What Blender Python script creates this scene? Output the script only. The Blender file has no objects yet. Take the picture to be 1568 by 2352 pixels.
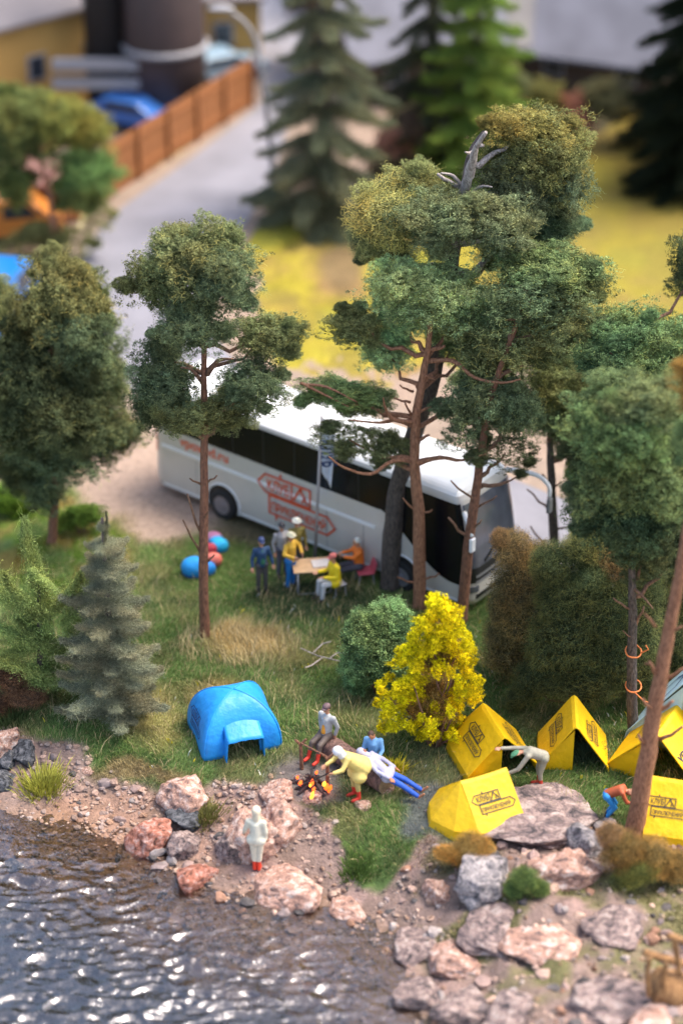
import bpy, bmesh, math, random
import numpy as np
from mathutils import Vector, Matrix, Euler, noise as mnoise
from mathutils.bvhtree import BVHTree
R = math.radians
rng = np.random.default_rng(7)
random.seed(7)
scene = bpy.context.scene
COL = scene.collection

# ------------------------------------------------------------ camera, world, sun, exposure
F = 2265.0          # focal length in pixels of the 682 x 1024 frame
PITCH = R(30)
CAMZ = 36.0
CAMY = -CAMZ / math.tan(PITCH)
cd = bpy.data.cameras.new('camera'); cam = bpy.data.objects.new('camera', cd); COL.objects.link(cam)
cam.location = (0, CAMY, CAMZ); cam.rotation_euler = (R(90) - PITCH, 0, 0)
cd.sensor_fit = 'VERTICAL'; cd.sensor_height = 36.0; cd.lens = F * 36.0 / 1024
cd.clip_start = 1; cd.clip_end = 2000
cd.dof.use_dof = True; cd.dof.focus_distance = 61.0; cd.dof.aperture_fstop = 0.098
scene.camera = cam

world = bpy.data.worlds.new('World'); scene.world = world; world.use_nodes = True
SUN_EL, SUN_AZ = R(62), R(76)       # azimuth from +Y (away from the camera) towards +X
wn = world.node_tree; wn.nodes.clear()
wo = wn.nodes.new('ShaderNodeOutputWorld'); wb = wn.nodes.new('ShaderNodeBackground'); ws = wn.nodes.new('ShaderNodeTexSky')
ws.sky_type = 'NISHITA'; ws.sun_disc = False; ws.sun_elevation = SUN_EL; ws.sun_rotation = SUN_AZ
ws.air_density = 1.0; ws.dust_density = 4.0; ws.ozone_density = 0.4
wb.inputs['Strength'].default_value = 0.15
wn.links.new(ws.outputs[0], wb.inputs[0]); wn.links.new(wb.outputs[0], wo.inputs[0])
sd = bpy.data.lights.new('sun', 'SUN'); sun = bpy.data.objects.new('sun', sd); COL.objects.link(sun)
sd.energy = 1.7; sd.angle = R(28); sd.color = (1.0, 0.93, 0.84)
sdir = Vector((math.sin(SUN_AZ) * math.cos(SUN_EL), math.cos(SUN_AZ) * math.cos(SUN_EL), math.sin(SUN_EL)))
sun.rotation_euler = sdir.to_track_quat('Z', 'Y').to_euler(); sun.location = sdir * 80
scene.view_settings.view_transform = 'Standard'; scene.view_settings.look = 'None'
scene.view_settings.exposure = 1.42; scene.view_settings.gamma = 1.0
scene.cycles.use_denoising = True
scene.cycles.max_bounces = 6; scene.cycles.transparent_max_bounces = 12
scene.cycles.diffuse_bounces = 3; scene.cycles.glossy_bounces = 3

# ------------------------------------------------------------ surveying: picture units (1568 wide) to places
K = 682 / 1568.0
def ray(vx, vy):
    x = vx * K - 341; y = vy * K - 512
    return (x, F * math.cos(PITCH) - y * math.sin(PITCH), -F * math.sin(PITCH) - y * math.cos(PITCH))
def P(vx, vy, z=0.0):
    d = ray(vx, vy); t = (z - CAMZ) / d[2]
    return Vector((d[0] * t, CAMY + d[1] * t, z))
def W(vx, vy, Y):
    d = ray(vx, vy); t = (Y - CAMY) / d[1]
    return Vector((d[0] * t, Y, CAMZ + d[2] * t))
def depth(p):
    return (p[1] - CAMY) * math.cos(PITCH) + (CAMZ - p[2]) * math.sin(PITCH)
def mpu(p):                    # metres per picture unit at a place
    return depth(p) / F * K
def proj(x, y, z):
    dy = y - CAMY; dz = z - CAMZ
    dep = dy * math.cos(PITCH) - dz * math.sin(PITCH)
    up = dy * math.sin(PITCH) + dz * math.cos(PITCH)
    return (x / dep * F + 341) / K, (512 - up / dep * F) / K

# ------------------------------------------------------------ noise
def _hash(ix, iy, s):
    n = (ix.astype(np.int64) * 374761393 + iy.astype(np.int64) * 668265263 + s * 974634777) & 0x7fffffff
    n = ((n ^ (n >> 13)) * 1274126177) & 0x7fffffff
    n = n ^ (n >> 16)
    return (n & 0xffff) / 65535.0
def vn(x, y, s=0):
    x = np.asarray(x, float); y = np.asarray(y, float)
    ix = np.floor(x); iy = np.floor(y); fx = x - ix; fy = y - iy
    fx = fx * fx * (3 - 2 * fx); fy = fy * fy * (3 - 2 * fy)
    a = _hash(ix, iy, s); b = _hash(ix + 1, iy, s); c = _hash(ix, iy + 1, s); d = _hash(ix + 1, iy + 1, s)
    return (a * (1 - fx) + b * fx) * (1 - fy) + (c * (1 - fx) + d * fx) * fy
def fbm(x, y, s=0, o=4):
    v = 0; a = .5; t = 0
    for k in range(o):
        v = v + a * vn(x * 2 ** k, y * 2 ** k, s + k * 17); t += a; a *= .5
    return v / t
def ss(a, b, x):
    t = np.clip((x - a) / (b - a), 0, 1); return t * t * (3 - 2 * t)

# ------------------------------------------------------------ terrain
WATER_Z = -1.0
shore_v = [(-700, 1750), (-300, 1790), (0, 1878), (130, 1905), (300, 1965), (400, 2040), (520, 2092), (720, 2120), (840, 2175), (900, 2270), (935, 2400), (990, 2700)]
shore = np.array([P(a, b, WATER_Z)[:2] for a, b in shore_v])
def shore_dist(x, y):
    best = np.full(np.shape(x), 1e9)
    for a, b in zip(shore[:-1], shore[1:]):
        d = b - a; L = d @ d
        t = np.clip(((x - a[0]) * d[0] + (y - a[1]) * d[1]) / L, 0, 1)
        best = np.minimum(best, np.hypot(x - a[0] - t * d[0], y - a[1] - t * d[1]))
    ys = np.interp(x, shore[:, 0], shore[:, 1])
    right = x > shore[-1, 0]
    sg = np.where((y > ys) | right, 1.0, -1.0)
    far = y < shore[-1, 1]
    best = np.where(far & (x > shore[-1, 0]), x - shore[-1, 0], best)
    return best * sg
def H(x, y):
    x = np.asarray(x, float); y = np.asarray(y, float)
    d = shore_dist(x, y) + (fbm(x * .5, y * .5, 3) - .5) * .9 - .5
    land = -1.0 + ss(0, 3.4, d) * 1.0 + (fbm(x * 1.3, y * 1.3, 5) - .5) * .22 * ss(-.5, 1, d) * (1 - ss(3, 7, d) * .6)
    land = land + (fbm(x * .9 + 7, y * .9, 15) - .42) * .75 * ss(1.0, 3.5, x) * ss(-16.6, -18.0, y) * ss(0, 2, d)
    bed = -1.0 + np.clip(d, -7, 0) * .24 + (fbm(x * 1.1, y * 1.1, 9) - .5) * .12
    h = np.where(d > 0, land, bed)
    k = ss(-4, 0, -np.abs(y + 2) - 2) * 0
    flat = ss(-9, -5, y)
    h = h * (1 - flat) + flat * (fbm(x * .6, y * .6, 6) - .5) * .05
    return h
def Pg(vx, vy, dz=0):
    z = 0.0
    for _ in range(12):
        p = P(vx, vy, z); z = float(H(p[0], p[1]))
    p = P(vx, vy, z); p.z = z + dz
    return p
def on(x, y, dz=0): return Vector((x, y, float(H(x, y)) + dz))

# ------------------------------------------------------------ mesh helpers
def np_mesh(name, v, f, mats=(), col=None, smooth=False, mi=None):
    v = np.asarray(v, np.float32); f = np.asarray(f, np.int32)
    me = bpy.data.meshes.new(name); n = f.shape[1]
    me.vertices.add(len(v)); me.vertices.foreach_set('co', v.ravel())
    me.loops.add(f.size); me.loops.foreach_set('vertex_index', f.ravel())
    me.polygons.add(len(f)); me.polygons.foreach_set('loop_start', np.arange(0, f.size, n, dtype=np.int32))
    if mi is not None: me.polygons.foreach_set('material_index', np.asarray(mi, np.int32))
    me.polygons.foreach_set('use_smooth', np.full(len(f), smooth))
    for m in mats: me.materials.append(m)
    if col is not None:
        a = me.attributes.new('col', 'FLOAT_COLOR', 'POINT')
        c = np.ones((len(v), 4), np.float32); c[:, :3] = col; a.data.foreach_set('color', c.ravel())
    me.update(); me.validate()
    return me
def link(name, data, parent=None):
    o = bpy.data.objects.new(name, data); COL.objects.link(o)
    if parent is not None: o.parent = parent
    return o
def tag(o, label=None, cat=None, group=None, kind=None):
    if label: o['label'] = label
    if cat: o['category'] = cat
    if group: o['group'] = group
    if kind: o['kind'] = kind
    return o
def thing(name, label, cat, loc=(0, 0, 0), rz=0, group=None):
    o = link(name, None); o.location = loc; o.rotation_euler = (0, 0, rz)
    return tag(o, label, cat, group)
def copy_tree(o, parent=None):
    c = o.copy(); COL.objects.link(c); c.parent = parent
    for ch in [x for x in o.children]: copy_tree(ch, c)
    return c
class MB:
    def __init__(s): s.v = []; s.f = []
    def add(s, v, f):
        b = len(s.v); s.v += [tuple(p) for p in v]; s.f += [tuple(i + b for i in q) for q in f]; return s
    def box(s, c, d, rz=0, M=None):
        pts = []
        for x in (-1, 1):
            for y in (-1, 1):
                for z in (-1, 1): pts.append(Vector((x * d[0] / 2, y * d[1] / 2, z * d[2] / 2)))
        m = M or Matrix.Rotation(rz, 3, 'Z')
        pts = [m @ p + Vector(c) for p in pts]
        return s.add(pts, [(0, 1, 3, 2), (4, 6, 7, 5), (0, 4, 5, 1), (2, 3, 7, 6), (0, 2, 6, 4), (1, 5, 7, 3)])
    def tube(s, pts, rad, n=8, jit=0, caps=True):
        pts = [Vector(p) for p in pts]
        if not isinstance(rad, (list, tuple)): rad = [rad] * len(pts)
        v = []; f = []; up = None
        for i, p in enumerate(pts):
            t = (pts[min(i + 1, len(pts) - 1)] - pts[max(i - 1, 0)]).normalized()
            if up is None: up = Vector((0, 0, 1)) if abs(t.z) < .9 else Vector((1, 0, 0))
            a = t.cross(up).normalized(); b = t.cross(a).normalized(); up = a.cross(t).normalized()
            for k in range(n):
                w = 2 * math.pi * k / n; r = rad[i] * (1 + (random.random() - .5) * jit)
                v.append(p + (a * math.cos(w) + b * math.sin(w)) * r)
        for i in range(len(pts) - 1):
            for k in range(n):
                f.append((i * n + k, i * n + (k + 1) % n, (i + 1) * n + (k + 1) % n, (i + 1) * n + k))
        if caps: f += [tuple(range(n))[::-1], tuple((len(pts) - 1) * n + k for k in range(n))]
        return s.add(v, f)
    def ball(s, c, r, n=10, m=7, M=None):
        if not isinstance(r, (list, tuple)): r = (r, r, r)
        v = []; f = []
        for j in range(m + 1):
            th = math.pi * j / m
            for k in range(n):
                a = 2 * math.pi * k / n
                p = Vector((r[0] * math.sin(th) * math.cos(a), r[1] * math.sin(th) * math.sin(a), r[2] * math.cos(th)))
                v.append((M @ p if M else p) + Vector(c))
        for j in range(m):
            for k in range(n): f.append((j * n + k, (j + 1) * n + k, (j + 1) * n + (k + 1) % n, j * n + (k + 1) % n))
        return s.add(v, f)
    def mesh(s, name, m=None, smooth=False):
        me = bpy.data.meshes.new(name); me.from_pydata(s.v, [], s.f); me.validate()
        for q in (m if isinstance(m, (list, tuple)) else [m] if m else []): me.materials.append(q)
        if smooth: me.polygons.foreach_set('use_smooth', [True] * len(me.polygons))
        me.update(); return me
    def obj(s, name, m=None, parent=None, smooth=False): return link(name, s.mesh(name, m, smooth), parent)
def bevel(o, w=.02, seg=2):
    b = o.modifiers.new('bevel', 'BEVEL'); b.width = w; b.segments = seg; b.limit_method = 'ANGLE'; return o

# ------------------------------------------------------------ materials
def nodes(name):
    m = bpy.data.materials.new(name); m.use_nodes = True; t = m.node_tree
    return m, t, t.nodes['Principled BSDF'], t.nodes['Material Output']
def N(t, k, **kw):
    n = t.nodes.new(k)
    for a, b in kw.items():
        if a in n.inputs: n.inputs[a].default_value = b
        else: setattr(n, a, b)
    return n
def ramp(t, stops):
    r = t.nodes.new('ShaderNodeValToRGB'); e = r.color_ramp.elements
    while len(e) < len(stops): e.new(.5)
    for q, (p, c) in zip(e, stops): q.position = p; q.color = (*c, 1)
    return r
def sc(c, k): return tuple(min(1, x * k) for x in c)
def mat(name, c, rough=.7, var=.12, scale=6, bump=.0, bscale=20, metal=0, coat=0, spec=.5, emit=None, es=1):
    m, t, b, o = nodes(name)
    tc = N(t, 'ShaderNodeTexCoord'); nz = N(t, 'ShaderNodeTexNoise'); nz.inputs['Scale'].default_value = scale; nz.inputs['Detail'].default_value = 6
    t.links.new(tc.outputs['Object'], nz.inputs['Vector'])
    r = ramp(t, [(.3, sc(c, 1 - var)), (.7, sc(c, 1 + var))]); t.links.new(nz.outputs['Fac'], r.inputs[0]); t.links.new(r.outputs[0], b.inputs['Base Color'])
    b.inputs['Roughness'].default_value = rough; b.inputs['Metallic'].default_value = metal
    b.inputs['Coat Weight'].default_value = coat; b.inputs['Specular IOR Level'].default_value = spec
    if bump:
        n2 = N(t, 'ShaderNodeTexNoise'); n2.inputs['Scale'].default_value = bscale; n2.inputs['Detail'].default_value = 5
        t.links.new(tc.outputs['Object'], n2.inputs['Vector'])
        bp = N(t, 'ShaderNodeBump'); bp.inputs['Distance'].default_value = bump; t.links.new(n2.outputs['Fac'], bp.inputs['Height']); t.links.new(bp.outputs[0], b.inputs['Normal'])
    if emit: b.inputs['Emission Color'].default_value = (*emit, 1); b.inputs['Emission Strength'].default_value = es
    return m
def attr_mat(name, rough=.95, var=.25, scale=9, bump=.03, bscale=18, trans=0, spec=.2, objcol=False, world=True):
    m, t, b, o = nodes(name)
    a = N(t, 'ShaderNodeAttribute'); a.attribute_name = 'col'
    tc = N(t, 'ShaderNodeNewGeometry') if world else N(t, 'ShaderNodeTexCoord')
    src = tc.outputs['Position'] if world else tc.outputs['Object']
    nz = N(t, 'ShaderNodeTexNoise'); nz.inputs['Scale'].default_value = scale; nz.inputs['Detail'].default_value = 8; nz.inputs['Roughness'].default_value = .65
    t.links.new(src, nz.inputs['Vector'])
    r = ramp(t, [(.3, (1 - var,) * 3), (.7, (1 + var,) * 3)]); r.color_ramp.elements[1].color = (1 + var, 1 + var, 1 + var, 1)
    t.links.new(nz.outputs['Fac'], r.inputs[0])
    mx = N(t, 'ShaderNodeMix', data_type='RGBA', blend_type='MULTIPLY'); mx.inputs[0].default_value = 1
    t.links.new(a.outputs['Color'], mx.inputs[6]); t.links.new(r.outputs[0], mx.inputs[7])
    outc = mx.outputs[2]
    if objcol:
        oi = N(t, 'ShaderNodeObjectInfo'); m2 = N(t, 'ShaderNodeMix', data_type='RGBA', blend_type='MULTIPLY'); m2.inputs[0].default_value = 1
        t.links.new(outc, m2.inputs[6]); t.links.new(oi.outputs['Color'], m2.inputs[7]); outc = m2.outputs[2]
        big = N(t, 'ShaderNodeTexNoise'); big.inputs['Scale'].default_value = .9; big.inputs['Detail'].default_value = 3; t.links.new(src, big.inputs['Vector'])
        rb = ramp(t, [(.42, (0, 0, 0)), (.68, (.38, .38, .38))]); t.links.new(big.outputs['Fac'], rb.inputs[0])
        m3 = N(t, 'ShaderNodeMix', data_type='RGBA', blend_type='MIX'); t.links.new(rb.outputs[0], m3.inputs[0])
        m4 = N(t, 'ShaderNodeMix', data_type='RGBA', blend_type='MULTIPLY'); m4.inputs[0].default_value = 1; m4.inputs[7].default_value = (1.45, .95, .62, 1)
        t.links.new(outc, m4.inputs[6]); t.links.new(outc, m3.inputs[6]); t.links.new(m4.outputs[2], m3.inputs[7]); outc = m3.outputs[2]
    t.links.new(outc, b.inputs['Base Color']); b.inputs['Roughness'].default_value = rough; b.inputs['Specular IOR Level'].default_value = spec
    if bump:
        n2 = N(t, 'ShaderNodeTexNoise'); n2.inputs['Scale'].default_value = bscale; n2.inputs['Detail'].default_value = 8
        t.links.new(src, n2.inputs['Vector'])
        bp = N(t, 'ShaderNodeBump'); bp.inputs['Distance'].default_value = bump; t.links.new(n2.outputs['Fac'], bp.inputs['Height']); t.links.new(bp.outputs[0], b.inputs['Normal'])
    if trans:
        tr = N(t, 'ShaderNodeBsdfTranslucent'); ms = N(t, 'ShaderNodeMixShader'); ms.inputs[0].default_value = trans
        t.links.new(outc, tr.inputs[0]); t.links.new(b.outputs[0], ms.inputs[1]); t.links.new(tr.outputs[0], ms.inputs[2]); t.links.new(ms.outputs[0], o.inputs[0])
    return m
M_ground = attr_mat('ground_soil', var=.28, scale=5, bump=.05, bscale=14)
M_blade = attr_mat('grass_blade', var=.15, scale=3, bump=0, trans=.25)
M_leaf = attr_mat('leaf', var=.18, scale=2.2, bump=0, trans=.32, objcol=True)
M_pebble = attr_mat('pebble', var=.2, scale=12, bump=.01, bscale=60)
def bark(name, c1, c2, sx=6):
    m, t, b, o = nodes(name)
    tc = N(t, 'ShaderNodeTexCoord'); mp = N(t, 'ShaderNodeMapping'); mp.inputs['Scale'].default_value = (sx, sx, sx * .35)
    t.links.new(tc.outputs['Object'], mp.inputs[0])
    nz = N(t, 'ShaderNodeTexNoise'); nz.inputs['Scale'].default_value = 3; nz.inputs['Detail'].default_value = 8; nz.inputs['Roughness'].default_value = .7
    t.links.new(mp.outputs[0], nz.inputs['Vector'])
    r = ramp(t, [(.36, c1), (.62, c2)]); t.links.new(nz.outputs['Fac'], r.inputs[0]); t.links.new(r.outputs[0], b.inputs['Base Color'])
    bp = N(t, 'ShaderNodeBump'); bp.inputs['Distance'].default_value = .06; t.links.new(nz.outputs['Fac'], bp.inputs['Height']); t.links.new(bp.outputs[0], b.inputs['Normal'])
    b.inputs['Roughness'].default_value = .75; return m
M_bark_red = bark('reddish_bark', (.12, .05, .03), (.33, .15, .085))
M_bark_bright = bark('orange_bark', (.17, .07, .035), (.46, .22, .12))
M_bark_dark = bark('dark_bark', (.03, .024, .02), (.15, .115, .095))
M_bark_pale = bark('pale_bark', (.22, .18, .16), (.62, .54, .50))
M_twig = bark('twig_bark', (.10, .05, .03), (.32, .17, .10))
def rock_mat(name, cs, seed=0):
    m, t, b, o = nodes(name)
    tc = N(t, 'ShaderNodeTexCoord'); oi = N(t, 'ShaderNodeObjectInfo'); va = N(t, 'ShaderNodeVectorMath'); va.operation = 'ADD'
    ms = N(t, 'ShaderNodeMath'); ms.operation = 'MULTIPLY'; ms.inputs[1].default_value = 37.0
    t.links.new(oi.outputs['Random'], ms.inputs[0]); t.links.new(tc.outputs['Object'], va.inputs[0]); t.links.new(ms.outputs[0], va.inputs[1])
    nz = N(t, 'ShaderNodeTexNoise'); nz.inputs['Scale'].default_value = 3.2; nz.inputs['Detail'].default_value = 10; nz.inputs['Roughness'].default_value = .68; nz.inputs['Distortion'].default_value = .6
    t.links.new(va.outputs[0], nz.inputs['Vector'])
    r = ramp(t, [(.37, cs[0]), (.45, cs[1]), (.53, cs[2]), (.61, cs[3])]); t.links.new(nz.outputs['Fac'], r.inputs[0])
    n2 = N(t, 'ShaderNodeTexNoise'); n2.inputs['Scale'].default_value = 16; n2.inputs['Detail'].default_value = 6; n2.inputs['Roughness'].default_value = .8
    t.links.new(va.outputs[0], n2.inputs['Vector'])
    r2 = ramp(t, [(.38, (.45, .43, .43)), (.56, (1.15, 1.1, 1.08))]); t.links.new(n2.outputs['Fac'], r2.inputs[0])
    mx = N(t, 'ShaderNodeMix', data_type='RGBA', blend_type='MULTIPLY'); mx.inputs[0].default_value = .8
    t.links.new(r.outputs[0], mx.inputs[6]); t.links.new(r2.outputs[0], mx.inputs[7]); t.links.new(mx.outputs[2], b.inputs['Base Color'])
    bp = N(t, 'ShaderNodeBump'); bp.inputs['Distance'].default_value = .05; t.links.new(n2.outputs['Fac'], bp.inputs['Height']); t.links.new(bp.outputs[0], b.inputs['Normal'])
    b.inputs['Roughness'].default_value = .8; b.inputs['Specular IOR Level'].default_value = .3
    return m
M_rock_pink = rock_mat('pink_granite', [(.13, .10, .10), (.46, .27, .20), (.60, .38, .30), (.74, .62, .55)])
M_rock_red = rock_mat('red_granite', [(.10, .06, .05), (.36, .14, .09), (.48, .21, .15), (.55, .38, .33)])
M_rock_grey = rock_mat('grey_granite', [(.05, .05, .055), (.20, .19, .20), (.36, .33, .33), (.55, .50, .48)])
M_rock_dark = rock_mat('dark_stone', [(.02, .022, .025), (.06, .065, .075), (.12, .13, .145), (.24, .24, .25)])
M_rock_mauve = rock_mat('mauve_granite', [(.055, .05, .055), (.20, .155, .15), (.35, .255, .23), (.50, .42, .38)])

# ------------------------------------------------------------ ground sheet
def lines(a, b, step, lo, hi):
    c = list(np.arange(a, b + 1e-6, step)); s = step; x = c[-1]
    while x < hi: s *= 1.22; x += s; c.append(x)
    s = step; x = c[0]
    while x > lo: s *= 1.22; x -= s; c.insert(0, x)
    return np.array(c)
def in_poly(x, y, poly):
    r = np.zeros(x.shape, bool); n = len(poly)
    for i in range(n):
        x1, y1 = poly[i]; x2, y2 = poly[(i + 1) % n]
        if y1 == y2: continue
        c = ((y1 > y) != (y2 > y)) & (x < (x2 - x1) * (y - y1) / (y2 - y1) + x1); r ^= c
    return r
def mixc(c, k, d): return c * (1 - k[:, None]) + np.asarray(d) * k[:, None]
BANK = [(-600, 1640), (0, 1695), (110, 1690), (170, 1720), (215, 1765), (290, 1805), (420, 1815), (560, 1800), (640, 1800), (700, 1845), (750, 1890), (790, 1990), (840, 2060), (885, 2070), (925, 1990), (1000, 1945), (1180, 1915), (1380, 1890), (1568, 1950), (2200, 1980)]
bxs = np.array([p[0] for p in BANK]); bys = np.array([p[1] for p in BANK])
MEADOW = [(560, 480), (700, 455), (860, 480), (1100, 400), (1420, 270), (1700, 230), (1900, 800), (1560, 900), (1200, 830), (900, 860), (660, 880), (560, 700)]
def zones(x, y, z):
    """colour of the soil and how much grass grows, by place"""
    vx, vy = proj(x, y, z)
    w1 = fbm(x * .9, y * .9, 21) - .5; w2 = fbm(x * .9 + 40, y * .9, 22) - .5
    ux = vx + w1 * 110; uy = vy + w2 * 90
    n = len(x); c = np.tile(np.array([.10, .155, .045]), (n, 1))
    g1 = fbm(x * .7, y * .7, 31); g2 = fbm(x * 1.6, y * 1.6, 33)
    c = mixc(c, ss(.45, .7, g1) * .8, (.15, .15, .06)); c = mixc(c, ss(.5, .75, g2) * .6, (.05, .085, .03))
    grass = np.ones(n)
    # back country
    bt_ = 150 * ss(1080, 1150, ux); back = ss(1180, 1090, uy - bt_)
    c = mixc(c, back, (.28, .205, .155)); grass *= 1 - back
    lf = ss(330, 250, ux) * ss(1010, 1130, uy) * ss(1420, 1300, uy); c = mixc(c, lf * ss(.35, .6, g1) * .9, (.20, .15, .035)); c = mixc(c, lf * ss(.45, .6, g2) * .9, (.09, .15, .02))
    meadow = in_poly(ux + w1 * 60, uy + w2 * 60, MEADOW)
    my = np.tile(np.array([.33, .27, .028]), (n, 1)); gm = fbm(x * .35, y * .35, 41); my = mixc(my, ss(.5, .72, gm), (.27, .17, .06)); my = mixc(my, ss(.50, .34, gm) * .8, (.27, .26, .035))
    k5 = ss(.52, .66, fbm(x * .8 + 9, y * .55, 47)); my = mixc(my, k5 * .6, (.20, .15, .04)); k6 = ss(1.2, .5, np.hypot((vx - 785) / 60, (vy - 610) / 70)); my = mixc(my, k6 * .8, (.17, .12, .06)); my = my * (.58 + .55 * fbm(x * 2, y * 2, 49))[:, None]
    my = mixc(my, ss(950, 1150, vx) * .55, (.20, .165, .03))
    my = mixc(my, ss(1330, 1480, vx) * ss(640, 380, vy) * .8, (.16, .10, .02))
    c[meadow] = my[meadow]; grass = np.where(meadow, 0, grass)
    farr = (uy < 480) & (ux > 880) & ~meadow; c[farr] = np.array([.06, .05, .025]) * (0.7 + g1[farr][:, None])
    yard = (uy < 560) & (ux < 560) & ~meadow; c[yard] = (.14, .10, .075)
    verge = (np.abs(np.interp(vx, [200, 580], [510, 255]) - vy) < 34) & (vx < 590) & (vx > 180); c[verge] = (.50, .47, .24)
    shade = ss(90, 40, np.hypot((ux - 640) / 3.2, uy - 1195)); c = mixc(c, shade * .7, (.12, .085, .06)); grass *= 1 - shade * .9  # shade under the coach painted into the soil colour; grass thinned there
    san = ss(180, 120, np.hypot((ux - 370) * .8, uy - 1090)); c = mixc(c, san, (.33, .24, .185)); grass *= 1 - san
    # camp: straw patches, ash
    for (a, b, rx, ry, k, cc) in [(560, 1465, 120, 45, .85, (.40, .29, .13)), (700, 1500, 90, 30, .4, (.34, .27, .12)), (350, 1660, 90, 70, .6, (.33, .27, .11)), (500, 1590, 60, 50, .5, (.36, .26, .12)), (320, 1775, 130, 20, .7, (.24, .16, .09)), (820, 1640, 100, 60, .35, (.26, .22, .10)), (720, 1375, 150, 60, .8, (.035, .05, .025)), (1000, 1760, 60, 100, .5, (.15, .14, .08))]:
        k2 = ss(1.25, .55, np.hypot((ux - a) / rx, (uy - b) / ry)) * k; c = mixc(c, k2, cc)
    ash = ss(1.3, .7, np.hypot((ux - 705) / 85, (uy - 1800) / 48)); c = mixc(c, ash, (.13, .11, .10)); grass *= 1 - ash
    ash = ss(1.3, .7, np.hypot((ux - 985) / 70, (uy - 1880) / 60)); c = mixc(c, ash * .8, (.10, .10, .115)); grass *= 1 - ash * .8
    # bank
    bk = ss(-14, 14, uy - np.interp(ux, bxs, bys)) * (uy > 1500)
    g3 = fbm(x * 2.2, y * 2.2, 51)
    soil = np.tile(np.array([.27, .19, .16]), (n, 1)) * .85; soil = mixc(soil, ss(.45, .7, g1), (.29, .195, .17)); soil = mixc(soil, ss(.5, .72, g3) * .7, (.15, .105, .085))
    rust = ss(0, 900, 900 - ux) * ss(1790, 1850, uy); soil = mixc(soil, rust * ss(.3, .6, g1) * .7, (.26, .145, .085))
    moss = ss(900, 1050, ux) * ss(.40, .58, fbm(x * .8, y * .8, 61)); soil = mixc(soil, moss * .9, (.13, .125, .05))
    c = c * (1 - bk[:, None]) + soil * bk[:, None]; grass *= 1 - bk * (1 - moss * .35)
    zz = np.asarray(z); wet = ss(-.95, -1.12, zz); c = mixc(c, wet * .8, (.27, .15, .065)); deep = ss(-1.3, -1.9, zz) * wet; c = mixc(c, deep * .9, (.035, .045, .05)); grass = grass * (1 - ss(-.7, -.9, zz))
    return c, np.clip(grass, 0, 1), bk
gx = lines(-13.5, 13.5, .12, -400, 400); gy = lines(-25, -3, .12, -300, -2.9); gy = np.concatenate([gy[gy <= -3.0], lines(-2.9, 62, .34, -2.9, 420)])
X, Y = np.meshgrid(gx, gy); xf, yf = X.ravel(), Y.ravel(); zf = H(xf, yf)
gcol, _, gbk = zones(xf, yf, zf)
zf = zf + gbk * (fbm(xf * 4, yf * 4, 71) - .5) * .14
def grid_faces(nx, ny):
    i = np.arange(nx * ny).reshape(ny, nx); return np.stack([i[:-1, :-1], i[:-1, 1:], i[1:, 1:], i[1:, :-1]], -1).reshape(-1, 4)
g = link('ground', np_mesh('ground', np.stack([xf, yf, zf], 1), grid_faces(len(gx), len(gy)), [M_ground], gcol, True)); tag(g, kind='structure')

# ------------------------------------------------------------ water
wx = lines(-12, 4, .055, -160, 8); wy = lines(-25.5, -13, .055, -120, -8)
X, Y = np.meshgrid(wx, wy); xf, yf = X.ravel(), Y.ravel()
a = fbm(xf * .9, yf * .9, 81, 3) * 1.6; b2 = fbm(xf * .9 + 9, yf * .9, 82, 3) * 1.6
def dimples(x, y, sd):
    ix = np.floor(x); iy = np.floor(y); o_ = np.zeros_like(x)
    for dx in (-1, 0, 1):
        for dy in (-1, 0, 1):
            cx, cy = ix + dx, iy + dy; px = cx + .15 + .7 * _hash(cx, cy, sd); py = cy + .15 + .7 * _hash(cx, cy, sd + 5); rr = .30 + .35 * _hash(cx, cy, sd + 9); am = _hash(cx, cy, sd + 13)
            d_ = np.hypot(x - px, y - py) / rr; o_ = o_ - am * np.exp(-d_ ** 4) + am * .55 * np.exp(-((d_ - 1.15) / .28) ** 2)
    return o_
rip = dimples(xf * .85 + a, yf * 1.9 + b2, 83); rip2 = dimples(xf * 1.7 + b2 * 1.2, yf * 3.6 + a * 1.2, 84); rip3 = vn(xf * 1.0 + a, yf * 1.9 + b2, 85)
sdw = shore_dist(xf, yf); calm = .10 + .90 * ss(.2, -2.4, sdw)
wz = WATER_Z + (rip * .068 + rip2 * .032 + (rip3 - .5) * .05) * calm
nxw, nyw = len(wx), len(wy); V = np.stack([xf, yf, wz], 1); Fq = grid_faces(nxw, nyw)
idx = np.arange(nxw * nyw).reshape(nyw, nxw); per = np.concatenate([idx[0, :], idx[1:, -1], idx[-1, -2::-1], idx[-2:0:-1, 0]])
low = V[per].copy(); low[:, 2] = -6; bidx = len(V) + np.arange(len(per))
V = np.concatenate([V, low]); side = np.stack([per, bidx, np.roll(bidx, -1), np.roll(per, -1)], -1)
me = bpy.data.meshes.new('water')
fl = [tuple(q) for q in Fq] + [tuple(q) for q in side] + [tuple(bidx[::-1])]
me.from_pydata([tuple(p) for p in V], [], fl); me.polygons.foreach_set('use_smooth', [True] * len(Fq) + [False] * (len(fl) - len(Fq))); me.update()
m, t, b, o = nodes('resin_water'); t.nodes.remove(b)
gl = N(t, 'ShaderNodeBsdfGlossy'); gl.inputs['Roughness'].default_value = .18; gl.inputs['Color'].default_value = (.95, .93, .95, 1)
tr = N(t, 'ShaderNodeBsdfTransparent'); tr.inputs[0].default_value = (.93, .93, .92, 1)
fr = N(t, 'ShaderNodeFresnel'); fr.inputs[0].default_value = 2.3
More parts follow.
